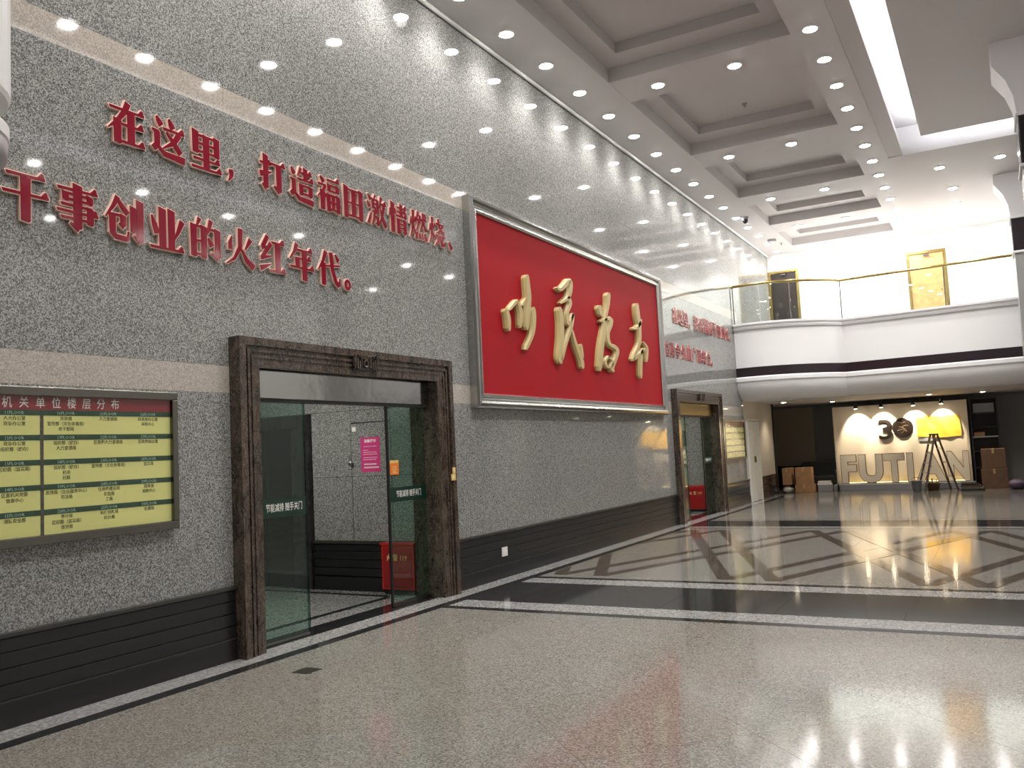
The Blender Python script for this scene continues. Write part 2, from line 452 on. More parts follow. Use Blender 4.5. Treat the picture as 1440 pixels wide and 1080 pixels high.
# ------------------------------------------------------------------ ceiling: beams, coffers, cove
ce = struct('ceiling', (-.3, YB, 7.95), (HX+.2, 33, 8.1), 'ceiling_paint', 'white coffered ceiling with beams and a lit cove')
def cbox(name, x0, x1, y0, y1, z0, z1, mat='ceiling_paint'): return box(name, (x0, y0, z0), (x1, y1, z1), mat, ce)
BY = [(-3.6, -2.7), (.3, 1.2), (4.2, 5.1), (8.05, 8.95), (11.9, 12.8), (15.9, 16.8), (19.42, 20.3), (22.45, 23.4), (25.3, YE)]
CX0, CX1, CY1 = 4.42, 8.18, 18.52
for mir in (0, 1):
    def X(a, c): return (a, c) if not mir else (HX-c, HX-a)
    for nm, a, c in (('side_beam', 0, .93), ('inner_beam', 3.60, 4.15)):
        a, c = X(a, c); cbox(nm, a, c, YB, YE, ZC, 7.95)
    a, c = X(4.15, CX0); cbox('cove_lip', a, c, YB, YE, ZC+.012, ZC+.14)
    a, c = X(.93, 3.60)
    pv = YB
    for (y0, y1) in BY:
        cbox('cross_beam', a, c, y0, y1, ZC+.004, 7.95)
        # stepped coffer between pv and y0
        if y0-pv > .8:
            sx = .30
            for (q0, q1, w0, w1) in ((a, a+sx, pv, y0), (c-sx, c, pv, y0), (a+sx, c-sx, pv, pv+.42), (a+sx, c-sx, y0-.42, y0)):
                cbox('coffer_step', q0, q1, w0, w1, 7.27, 7.95)
            cbox('coffer_panel', a+sx, c-sx, pv+.42, y0-.42, 7.42, 7.95)
        pv = y1
# cove recess
cbox('cove_end_beam', 4.15, HX-4.15, CY1, YE, ZC, 7.95)
cbox('cove_end_beam', 4.15, HX-4.15, YB, -2.0, ZC, 7.95)
cbox('cove_panel', 4.15, HX-4.15, -2.0, CY1, 7.62, 7.95)
cbox('floating_panel', 4.79, HX-4.79, -1.5, 17.97, 7.20, 7.26)
cbox('panel_core', 5.2, HX-5.2, -1.1, 17.5, 7.26, 7.62)
cl = MB()
cl.box((4.83, -1.4, 7.262), (4.88, 17.9, 7.29)); cl.box((HX-4.88, -1.4, 7.262), (HX-4.83, 17.9, 7.29)); cl.box((4.9, 17.86, 7.262), (HX-4.9, 17.91, 7.29))
cl.build('light_strip', 'cove_strip', ce)
# ------------------------------------------------------------------ downlights
def make_downlight(x, y, z, r, face='lamp_face', name='downlight'):
    t = thing(name, (x, y, z-.031), 'x', 'downlight')
    pr = [(r*1.28, 0), (r*1.28, -.006), (r*1.12, -.018), (r*1.0, -.018), (r*.98, -.004)]
    MB().lathe((x, y, z), pr, 20).build('trim_ring', 'white_paint', t)
    dm = [(r*.96, -.012), (r*.95, -.019), (r*.82, -.025), (r*.55, -.029), (r*.2, -.031)]
    mb = MB().lathe((x, y, z), dm, 14)
    mb.build('lamp_face', face, t)
    if face == 'lamp_face':
        l = bpy.data.lights.new('spot_lamp', 'SPOT'); l.energy = DOWN_W; l.color = (1, .97, .93); l.spot_size = R(130); l.spot_blend = .9; l.shadow_soft_size = .07
        lo = bpy.data.objects.new('spot_lamp', l); lo.location = (x, y, z-.07); link(lo, t)
    return t
proto = None
def downlight(x, y, label, group, z=ZC):
    global proto
    if proto is None:
        proto = make_downlight(x, y, z, .092); t = proto; t['base'] = 0
        proto_loc.append(Vector((x, y, z)))
    else:
        t = copy_tree(proto, Vector((x, y, z))-proto_loc[0])
    if 'base' in t: del t['base']
    tag(t, label, 'downlight', group); return t
proto_loc = []
far_y = 9.66+1.143*14
for k in range(22):
    y = far_y-1.143*k
    downlight(.43, y, '%s downlight from the balcony end in the row nearest the granite wall' % ORD[k], 'downlights beside the granite wall')
for k in range(20):
    y = 11.87+1.10*11-1.10*k
    downlight(3.86, y, '%s downlight from the balcony end in the row beside the lit cove' % ORD[k], 'downlights beside the lit cove')
for k, (y0, y1) in enumerate(BY[1:-1][::-1]):
    for j, x in enumerate((1.53, 2.70)):
        downlight(x, (y0+y1)/2+.05, 'downlight on the %s cross beam from the balcony, %s the granite wall' % (ORD[k], ('nearer', 'farther from')[j]), 'downlights on the cross beams')
wash = bpy.data.lights.new('spot_lamp', 'SPOT'); wash.energy = WASH_W; wash.color = (1, .97, .92); wash.spot_size = R(140); wash.spot_blend = .9; wash.shadow_soft_size = .08
for j, x in enumerate((1.53, 2.70, 3.86, 5.1, 6.3)):
    t = downlight(x, 25.62, '%s from the left in the row of washer lights over the balcony' % ORD[j], 'downlights over the balcony')
    for ch in t.children:
        if ch.type == 'LIGHT': ch.data = wash
for j, (x, y) in enumerate(((5.0, 19.85), (6.10, 19.83), (5.17, 21.75), (5.18, 23.26))):
    downlight(x, y, ('downlight just beyond the end of the lit cove', 'downlight beyond the cove end beside the column top', 'downlight alone between cove end and balcony, nearer the cove', 'downlight alone over the balcony rail right of the cove row')[j], 'downlights beyond the cove')
for k in range(10):
    downlight(HX-3.86, 22.2-2.2*k, '%s downlight from the balcony on the far side of the lit cove' % ORD[k], 'downlights across the cove')
    downlight(HX-.9, 22.2-2.2*k, '%s downlight from the balcony along the opposite pale wall' % ORD[k], 'downlights along the opposite wall')
for j, (x, y, z) in enumerate(((2.24, 14.9, 7.42), (2.47, 17.3, 7.42), (.75, 24.7, ZC))):
    t = thing('sprinkler_head', (x, y, z-.06), ('small sprinkler head in the coffer behind the second cross beam', 'small sprinkler head in the coffer near the balcony side', 'small sprinkler head near the balcony end of the granite wall')[j], 'sprinkler', 'ceiling sprinkler heads')
    MB().lathe((x, y, z), [(.05, 0), (.05, -.008), (.018, -.012), (.014, -.05)], 12).build('collar', 'plastic_grey', t)
    MB().lathe((x, y, z), [(.004, -.05), (.03, -.056), (.03, -.06)], 12).build('deflector', 'dark_steel', t)
t = thing('security_camera', (.62, 21.2, ZC-.2), 'small black dome security camera under the ceiling beam', 'camera')
MB().lathe((.62, 21.2, ZC), [(.085, 0), (.085, -.05), (.07, -.06)], 16).build('mount', 'plastic_grey', t)
MB().lathe((.62, 21.2, ZC), [(.072, -.06), (.07, -.09), (.055, -.13), (.03, -.155), (.004, -.165)], 16).build('dome', 'rubber', t, smooth=True)
t = thing('security_camera', (.70, 24.1, ZC-.2), 'pale dome security camera near the upper white wall', 'camera')
MB().lathe((.62, 24.1, ZC), [(.12, 0), (.12, -.05), (.10, -.06)], 16).build('mount', 'plastic_grey', t)
MB().lathe((.62, 24.1, ZC), [(.10, -.06), (.09, -.10), (.06, -.14), (.004, -.155)], 16).build('dome', 'plastic_white', t, smooth=True)
# ------------------------------------------------------------------ stone portals with glass doors and lift lobbies
def portal(p, near):
    a, c = p; o = thing('stone_portal', (0, (a+c)/2, 0),
        ('brown marble door surround with carved lintel left of the red panel' if near else 'brown marble door surround beyond the red panel, by the far slogan'), 'door surround', 'brown marble portals')
    y0, y1 = a+PIN[0], c-PIN[1]
    for (q0, q1, s) in ((a, y0, 1), (y1, c, -1)):
        j = box('jamb', (-.30, q0, 0), (.10, q1, 2.43), 'brown_marble', o, .004)
        oy = q0 if s > 0 else q1
        mb = MB()
        for (d0, d1, pr) in ((.0, .07, .128), (.10, .125, .116), (.15, .175, .110)):
            u0, u1 = sorted((oy+s*d0, oy+s*d1)); mb.box((.10, u0, 0), (pr, u1, 2.43+max(0, .25-d1)))
        mb.build('fluting', 'brown_marble', j)
    l = box('lintel', (-.30, a, 2.43), (.10, c, PH), 'brown_marble', o, .004)
    mb = MB()
    for (d0, d1, pr) in ((.0, .07, .128), (.10, .125, .116), (.15, .175, .110)):
        mb.box((.10, a+d0, PH-d1), (pr, c-d0, PH-d0))
    mb.build('fluting', 'brown_marble', l)
    # carved emblem
    ym = (a+c)/2+.04; e = MB(); e.box((.10, ym-.19, 2.475), (.122, ym+.19, 2.645))
    em = e.build('emblem', 'dark_marble', o)
    d = MB()
    for s in (-1, 1):
        for k, q in enumerate((.175, .14, .105)):
            d.box((.122, ym+s*q-.010, 2.49), (.146, ym+s*q+.010, 2.61-.02*k))
        d.tube([(.134, ym+s*(.14+.035*math.cos(t)), 2.61+.025*math.sin(t)) for t in [math.pi*i/8 for i in range(9)]], .009, 6)
        d.box((.122, ym+s*.07-.007, 2.50), (.142, ym+s*.07+.007, 2.62))
        d.tube([(.134, ym+s*(.035), 2.60), (.134, ym+s*.012, 2.58), (.134, ym+s*.02, 2.625)], .008, 6)
    d.tube([(.134, ym+.032*math.cos(t), 2.545+.032*math.sin(t)) for t in [2*math.pi*i/12 for i in range(12)]], .009, 6, True)
    d.build('carved_relief', 'brown_marble', em)
    return o, y0, y1
def gtext(mb, s, y, z, x, size, align='C', sx=1.0, bold=0.0): flat_text(mb, s, on_left(y, z, x), size, 0, align, sx, bold)
def door_set(p, near):
    y0, y1 = p[0]+PIN[0], p[1]-PIN[1]
    wh = 'the near' if near else 'the far'
    hd = thing('door_header', (-.06, (y0+y1)/2, 2.17), ('brushed steel header over the near glass doors' if near else 'brass-toned steel header over the far glass doors'), 'door header', 'sliding door headers')
    hm = 'header_steel' if near else 'brass'
    box('cover_panel', (-.16, y0+.004, 2.17), (-.02, y1-.004, 2.425), hm, hd, .006)
    box('lower_track', (-.15, y0+.004, 2.145), (-.035, y1-.004, 2.17), 'rubber', hd)
    spans = ((y0+.005, y0+.70, -.065, 'left'), (y1-.68, y1-.005, -.115, 'right'))
    for (a, c, x, sd) in spans:
        g = thing('glass_door', (x, (a+c)/2, .004), ('green-tinted glass door leaf on the %s of %s portal' % (sd, wh)), 'glass door', 'sliding glass door leaves')
        box('pane', (x-.006, a, .012), (x+.006, c, 2.144), 'door_glass', g)
        ed = c if sd == 'left' else a
        e1, e2 = (ed, ed+.012) if sd == 'left' else (ed-.028, ed)
        box('edge_profile', (x-.012, e1, .012), (x+.012, e2, 2.144), 'edge_glass' if sd == 'left' else 'black_board', g)
        box('bottom_rail', (x-.014, a, .004), (x+.014, c, .03), 'dark_steel', g)
        zc = 1.19
        s = box('safety_stripe', (x+.0065, a+.002, zc-.078), (x+.0085, c-.005, zc+.078), 'door_green', g)
        mb = MB(); gtext(mb, '节能减排 随手关门', (max(a, y0+.13)+c)/2, zc-.025, x+.0095, .080, sx=.70, bold=.008)
        mb.build('lettering', 'text_white', s)
    if near:
        st = thing('door_sticker', (-.10, 7.53, 1.41), 'small orange sticker with a yellow top on the right glass leaf', 'sticker')
        x = -.1085; a = y1-.665
        box('orange_field', (x, a, 1.405), (x+.0015, a+.155, 1.53), 'orange_paper', st)
        box('yellow_header', (x, a, 1.53), (x+.0015, a+.155, 1.56), 'yellow_plate', st)
        mb = MB(); gtext(mb, '证', a+.078, 1.425, x+.0025, .09, bold=.02); mb.build('lettering', 'text_gold', st)
def lobby(p, near):
    a, c = p; yw = c-.09; ya = a-.12; n = 'near' if near else 'far'
    ws = box('wall_lobby_side', (-6, yw, 0), (-.30, yw+.1, 2.95), 'joint'); ws['kind'] = 'structure'
    tag(ws, 'granite side wall of the %s lift lobby with black wainscot' % n)
    xs = (-.30, -.72, -1.33, -1.96, -3.60, -4.8, -6.0)
    fd = thing('flush_door', (-1.02, yw-.01, .6), 'flush granite-faced door in the side wall of the near lift lobby', 'door') if near else ws
    for i in range(6):
        x1, x0 = xs[i], xs[i+1]
        for (z0, z1) in ((.60, 1.38), (1.38, 2.19), (2.19, 2.95)):
            if i == 3 and z0 < 2.1: continue
            g = .006 if i == 1 and z0 < 2 else .002
            zz1 = z1-.16 if (i == 1 and z1 == 2.19) else z1
            box('stone_slab', (x0+g, yw-.02, z0+.003), (x1-g, yw, zz1-.003), 'wall_granite', fd if i == 1 and z0 < 2 else ws)
            if i == 1 and z1 == 2.19: box('stone_slab', (x0+.002, yw-.02, 2.04), (x1-.002, yw, 2.187), 'wall_granite', ws)
    for (z0, z1, d) in ((.0, .165, .050), (.18, .272, .042), (.280, .372, .042), (.380, .472, .042), (.480, .562, .042)):
        box('board', (-1.96, yw-d, z0), (-.31, yw, z1), 'black_board', ws, .003)
    box('cap_moulding', (-1.96, yw-.06, .566), (-.31, yw, .602), 'black_trim', ws, .006)
    # lift doorway
    lf = thing('lift_doorway', (-2.7, yw-.06, 0), 'dark stone lift doorway inside the %s lobby' % n, 'lift door', 'lift doorways')
    for x0, x1 in ((-2.26, -1.965), (-3.595, -3.30)):
        box('jamb', (x0, yw-.09, 0), (x1, yw, 2.02), 'dark_marble', lf, .01)
    box('lintel', (-3.595, yw-.09, 2.02), (-1.965, yw, 2.185), 'dark_marble', lf, .01)
    box('lift_panel', (-2.77, yw-.02, 0.01), (-2.262, yw-.005, 2.018), 'dark_steel', lf)
    box('lift_panel', (-3.298, yw-.03, 0.01), (-2.775, yw-.015, 2.018), 'dark_steel', lf)
    wn = struct('wall_lobby_near', (-6, ya-.1, 0), (-.30, ya, 2.95), 'wall_granite', 'granite near side wall of the %s lift lobby' % n)
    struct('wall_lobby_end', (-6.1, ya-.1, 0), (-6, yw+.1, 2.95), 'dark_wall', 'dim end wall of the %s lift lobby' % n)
    cl = struct('ceiling_lobby', (-6.1, ya-.1, 2.95), (-.30, yw+.1, 3.05), 'ceiling_paint', 'low ceiling of the %s lift lobby' % n)
    lp = thing('ceiling_light', (-1.7, (ya+yw)/2, 2.90), 'square ceiling light panel inside the %s lift lobby' % n, 'ceiling light', 'lift lobby lights')
    box('frame', (-2.05, (ya+yw)/2-.35, 2.93), (-1.35, (ya+yw)/2+.35, 2.95), 'white_paint', lp)
    box('diffuser', (-2.0, (ya+yw)/2-.30, 2.922), (-1.4, (ya+yw)/2+.30, 2.93), 'corridor_light', lp)
    # red fire cabinet
    fc = thing('fire_cabinet', (-.60, yw-.2, 0), 'red steel fire cabinet with gold lettering inside the %s glass doors' % n, 'fire cabinet', 'red fire cabinets')
    x0, x1 = -.79, -.325; yf = yw-.19
    box('body', (x0, yf, .06), (x1, yw-.065, .585), 'cabinet_red', fc, .008)
    box('base_plinth', (x0+.02, yf+.02, 0.002), (x1-.02, yw-.065, .06), 'rubber', fc)
    box('lid_rim', (x0-.012, yf-.012, .575), (x1+.012, yw-.06, .60), 'cabinet_red', fc, .004)
    dr = box('door', (x0+.03, yf-.012, .10), (x1-.03, yf, .55), 'glass_red', fc, .004)
    mb = MB(); flat_text(mb, '火 警 119', on_front((x0+x1)/2, .40, yf-.0128), .085, 0, 'C', .85, .008); mb.build('lettering', 'text_gold', dr)
    box('handle', ((x0+x1)/2-.05, yf-.022, .30), ((x0+x1)/2+.05, yf-.012, .315), 'glass_red', dr)
    if near:
        nb = thing('notice', (-1.03, yw-.024, 1.43), 'bright pink notice sheet with white lettering on the lobby wall', 'notice')
        box('sheet', (-1.175, yw-.0225, 1.43), (-.885, yw-.0205, 1.85), 'pink_paper', nb)
        mb = MB(); fn = on_front(-1.03, 1.79, yw-.0228)
        flat_text(mb, '温馨提示', fn, .042, 0, 'C', 1.1, .02)
        for (z, x0_, x1_) in ((-.055, -.10, .10), (-.10, -.11, -.03), (-.125, -.11, .09), (-.15, -.11, .10), (-.19, -.11, .10), (-.215, -.11, .08)):
            q = x0_
            while q < x1_:
                w_ = random.uniform(.006, .011); mb.add([fn(q, z, 0), fn(q+w_, z, 0), fn(q+w_, z+.008, 0), fn(q, z+.008, 0)], [(0, 1, 2, 3)]); q += w_+.005
        for (z, x0_, x1_) in ((-.275, -.10, .09), (-.315, -.10, .11)):
            q = x0_
            while q < x1_:
                w_ = random.uniform(.012, .018); mb.add([fn(q, z, 0), fn(q+w_, z, 0), fn(q+w_, z+.018, 0), fn(q, z+.018, 0)], [(0, 1, 2, 3)]); q += w_+.006
        mb.build('lettering', 'text_white', nb)
        tg = thing('wall_tag', (-1.29, yw-.022, 1.93), 'tiny white tag at the corner of the hidden lobby door', 'tag')
        box('plate', (-1.305, yw-.0225, 1.93), (-1.245, yw-.0205, 1.985), 'text_white', tg)
        MB().lathe((-1.32, yw-.02, 1.54), [(.025, 0), (.025, -.006), (.012, -.01), (.012, -.025), (.022, -.03), (.022, -.042), (.01, -.047)], 14, 'y').build('knob', 'steel', fd)
for p, near in ((P1, True), (P2, False)):
    portal(p, near); door_set(p, near); lobby(p, near)
for j, (z, hgt) in enumerate(((1.295, .075), (1.375, .07))):
    o = thing('access_plate', (.13, 8.42, z), ('square pale-yellow access plate on the near portal jamb' , 'narrow yellow plate just above the access plate on the jamb')[j], 'access plate', 'plates on the near jamb')
    wd = (.085, .055)[j]
    box('cover', (.1285, 8.445-wd, z), (.140, 8.445, z+hgt), 'yellow_plate', o, .003)
    box('button', (.140, 8.43-wd/2-.012, z+hgt*.35), (.144, 8.43-wd/2+.012, z+hgt*.65), 'ivory', o)
o = thing('wall_socket', (.025, 9.68, .27), 'white double socket set in the black wainscot under the red panel', 'socket')
box('plate', (.022, 9.61, .27), (.032, 9.75, .385), 'ivory', o, .003)
for q in (9.645, 9.715):
    box('outlet', (.032, q-.022, .30), (.036, q+.022, .355), 'plastic_white', o)

# ------------------------------------------------------------------ floor directories
def directory(y0, y1, z0, z1, near):
    d = thing('floor_directory', (0, (y0+y1)/2, z0), ('yellow and green floor directory with red title left of the near portal' if near else 'small yellow-green floor directory beyond the far portal'), 'directory board', 'wall directories')
    fr = 'board_frame'; fw_ = .062
    box('frame_bar', (.001, y0, z1-fw_), (.07, y1, z1), fr, d, .006); box('frame_bar', (.001, y0, z0), (.07, y1, z0+fw_), fr, d, .006)
    box('frame_bar', (.001, y0, z0+fw_), (.07, y0+fw_, z1-fw_), fr, d, .006); box('frame_bar', (.001, y1-fw_*.8, z0+fw_), (.07, y1, z1-fw_), fr, d, .006)
    a, c = y0+fw_, y1-fw_*.8; b0, b1 = z0+fw_, z1-fw_
    box('backing', (.001, a, b0), (.030, c, b1), 'black_board', d)
    tt = .092 if near else .09
    ti = box('title_panel', (.030, a, b1-tt), (.036, c, b1), 'title_red', d)
    n = 5; ph = (b1-tt-b0)/n
    ydiv = 3.545 if near else (a+c)/2
    parts = ((a, ydiv-.012), (ydiv+.012, c))
    tw = MB(); ol = MB()
    for i in range(n):
        zt = b1-tt-ph*i
        box('green_strip', (.030, a, zt-.037), (.037, c, zt), 'strip_green', d)
        for (q0, q1) in parts:
            box('name_panel', (.030, q0, zt-ph), (.035, q1, zt-.037), 'panel_yellow', d)
    if near:
        mb = MB()
        for k, s in enumerate('机关单位楼层分布'):
            gtext(mb, s, 3.31+.113*k, b1-tt+.020, .0372, .078, 'C', .88, .006)
        mb.build('lettering', 'text_white', ti)
        N = [(3.05, ['6', '7', '8', '9', '10'], [['办公室'], ['档案馆'], ['值班室'], ['会议室'], ['机房']]),
             (3.36, ['11', '12', '13', '14', '15'], [['人大办公室', '政协办公室'], ['政协办公室', '组织部（编办）'], ['区纪委（监察局）'], ['区直机关党委', '信息中心'], ['消防安全部']]),
             (3.72, ['16', '17', '18', '19', '20'], [['民政局', '宣传部（文化体育局）', '老干部局'], ['组织部（编办）', '人力资源局'], ['组织部（编办）', '机关', '妇联'], ['发改局（企业服务中心）', '司法局'], ['审计局', '区纪委（监察局）', '信访局']]),
             (4.045, ['21', '22', '23', '24', '25'], [['人力资源局'], ['区委和人力资源局'], ['宣传部（文化体育局）'], ['住房和建设局', '安监局', '工会'], ['科技创新局', '统计局']]),
             (4.38, ['26', '27', '28', '29', '30'], [['财政局办公室', '采购中心'], ['区政府会议室'], ['监察局'], ['经贸局', '采购中心'], ['机要局']])]
    else:
        N = [(y0+(y1-y0)*(k+.5)/4, ['11', '12', '13', '14', '15'], [['办公室']]*5) for k in range(4)]
    for (yc, nums, rowsx) in N:
        for i in range(n):
            zt = b1-tt-ph*i
            gtext(tw, nums[i]+'FLOOR', yc, zt-.030, .0378, .030, 'C', 1.05, .01)
            if near:
                for k, s in enumerate(rowsx[i]):
                    gtext(ol, s, yc, zt-.037-.030-.036*k, .0358, .030, 'C', .98, .018)
            else: gtext(ol, rowsx[i][0], yc, zt-.08, .0358, .035, 'C', 1.5, .01)
    tw.build('floor_lettering', 'strip_text', d); ol.build('name_lettering', 'text_olive', d)
    box('mullion', (.030, ydiv-.011, b0), (.038, ydiv+.011, b1-tt-.037), 'brown_inlay', d)
    box('cover_glass', (.052, a, b0), (.054, c, b1), 'board_glass', d)
directory(2.68, 4.63, 1.13, 2.18, True)
directory(20.12, 22.0, 1.13, 2.10, False)

# ------------------------------------------------------------------ raised slogan characters
def offset_poly(pl, e):
    n = len(pl); ar = sum(pl[i][0]*pl[(i+1) % n][1]-pl[(i+1) % n][0]*pl[i][1] for i in range(n))
    if ar < 0: pl = pl[::-1]
    cl = [pl[i] for i in range(n) if math.hypot(pl[i][0]-pl[i-1][0], pl[i][1]-pl[i-1][1]) > .3]
    pl = cl; n = len(pl); out = []
    for i in range(n):
        p0, p1, p2 = Vector(pl[i-1]), Vector(pl[i]), Vector(pl[(i+1) % n])
        d1 = (p1-p0).normalized(); d2 = (p2-p1).normalized(); n1 = Vector((d1.y, -d1.x)); n2 = Vector((d2.y, -d2.x))
        bis = n1+n2
        if bis.length < .2: bis = n1
        bis.normalize(); k = min(e/max(.35, bis.dot(n1)), 2.2*e)
        out.append(tuple(p1+bis*k))
    return out
def strokes(spec):
    out = []
    for s in spec:
        k = s[0]
        if k in 'Hh':
            x0, x1, y = s[1:4]; t = 2.6
            out.append([(x0, y+t+.8), (x0+3, y-t), (x1, y-t), (x1, y+t)])
            if k == 'H': out.append([(x1-20, y), (x1-8, y+13), (x1-4, y+11), (x1, y-t), (x1-18, y-t)])
        elif k == 'V':
            x, y1, y0 = s[1:4]; wd = s[4] if len(s) > 4 else 14
            wd *= 1.27 if wd >= 14 else 1.18 if wd >= 12 else 1.08
            out.append([(x-wd/2-1.5, y1+3.5), (x+wd/2, y1-1), (x+wd/2, y0), (x+wd/2-3, y0-2.5), (x-wd/2, y0)])
        elif k == 'P':
            pts = [(x, y, q*1.12 if q > 6 else q) for x, y, q in s[1:]]
            nr = []
            for i, (x, y, wd) in enumerate(pts):
                a = pts[max(0, i-1)]; b2 = pts[min(len(pts)-1, i+1)]
                d = Vector((b2[0]-a[0], b2[1]-a[1])).normalized(); nr.append(Vector((-d.y, d.x))*wd/2)
            for i in range(len(pts)-1):
                p, q = Vector(pts[i][:2]), Vector(pts[i+1][:2])
                out.append([tuple(p+nr[i]), tuple(p-nr[i]), tuple(q-nr[i+1]), tuple(q+nr[i+1])])
        elif k == 'O':
            x, y, r0, r1 = s[1:]
            for i in range(12):
                t0, t1 = 2*math.pi*i/12, 2*math.pi*(i+1)/12
                out.append([(x+r*math.cos(t), y+r*math.sin(t)*1.1) for r, t in ((r0, t0), (r1, t0), (r1, t1), (r0, t1))])
    return out
P = lambda *p: ('P',)+p
ZOU = [P((8, 94, 5), (13, 84, 12), (20, 76, 13)), ('h', 2, 22, 60), ('V', 17, 60, 26, 13), P((19, 30, 13), (6, 16, 13)), P((16, 26, 6), (38, 9, 11), (98, 5, 15))]
HUO = [P((8, 74, 4), (6, 50, 11)), P((36, 78, 8), (26, 56, 4)), P((20, 99, 10), (20, 60, 10), (12, 26, 7), (1, 4, 3)), P((20, 46, 4), (34, 18, 10))]
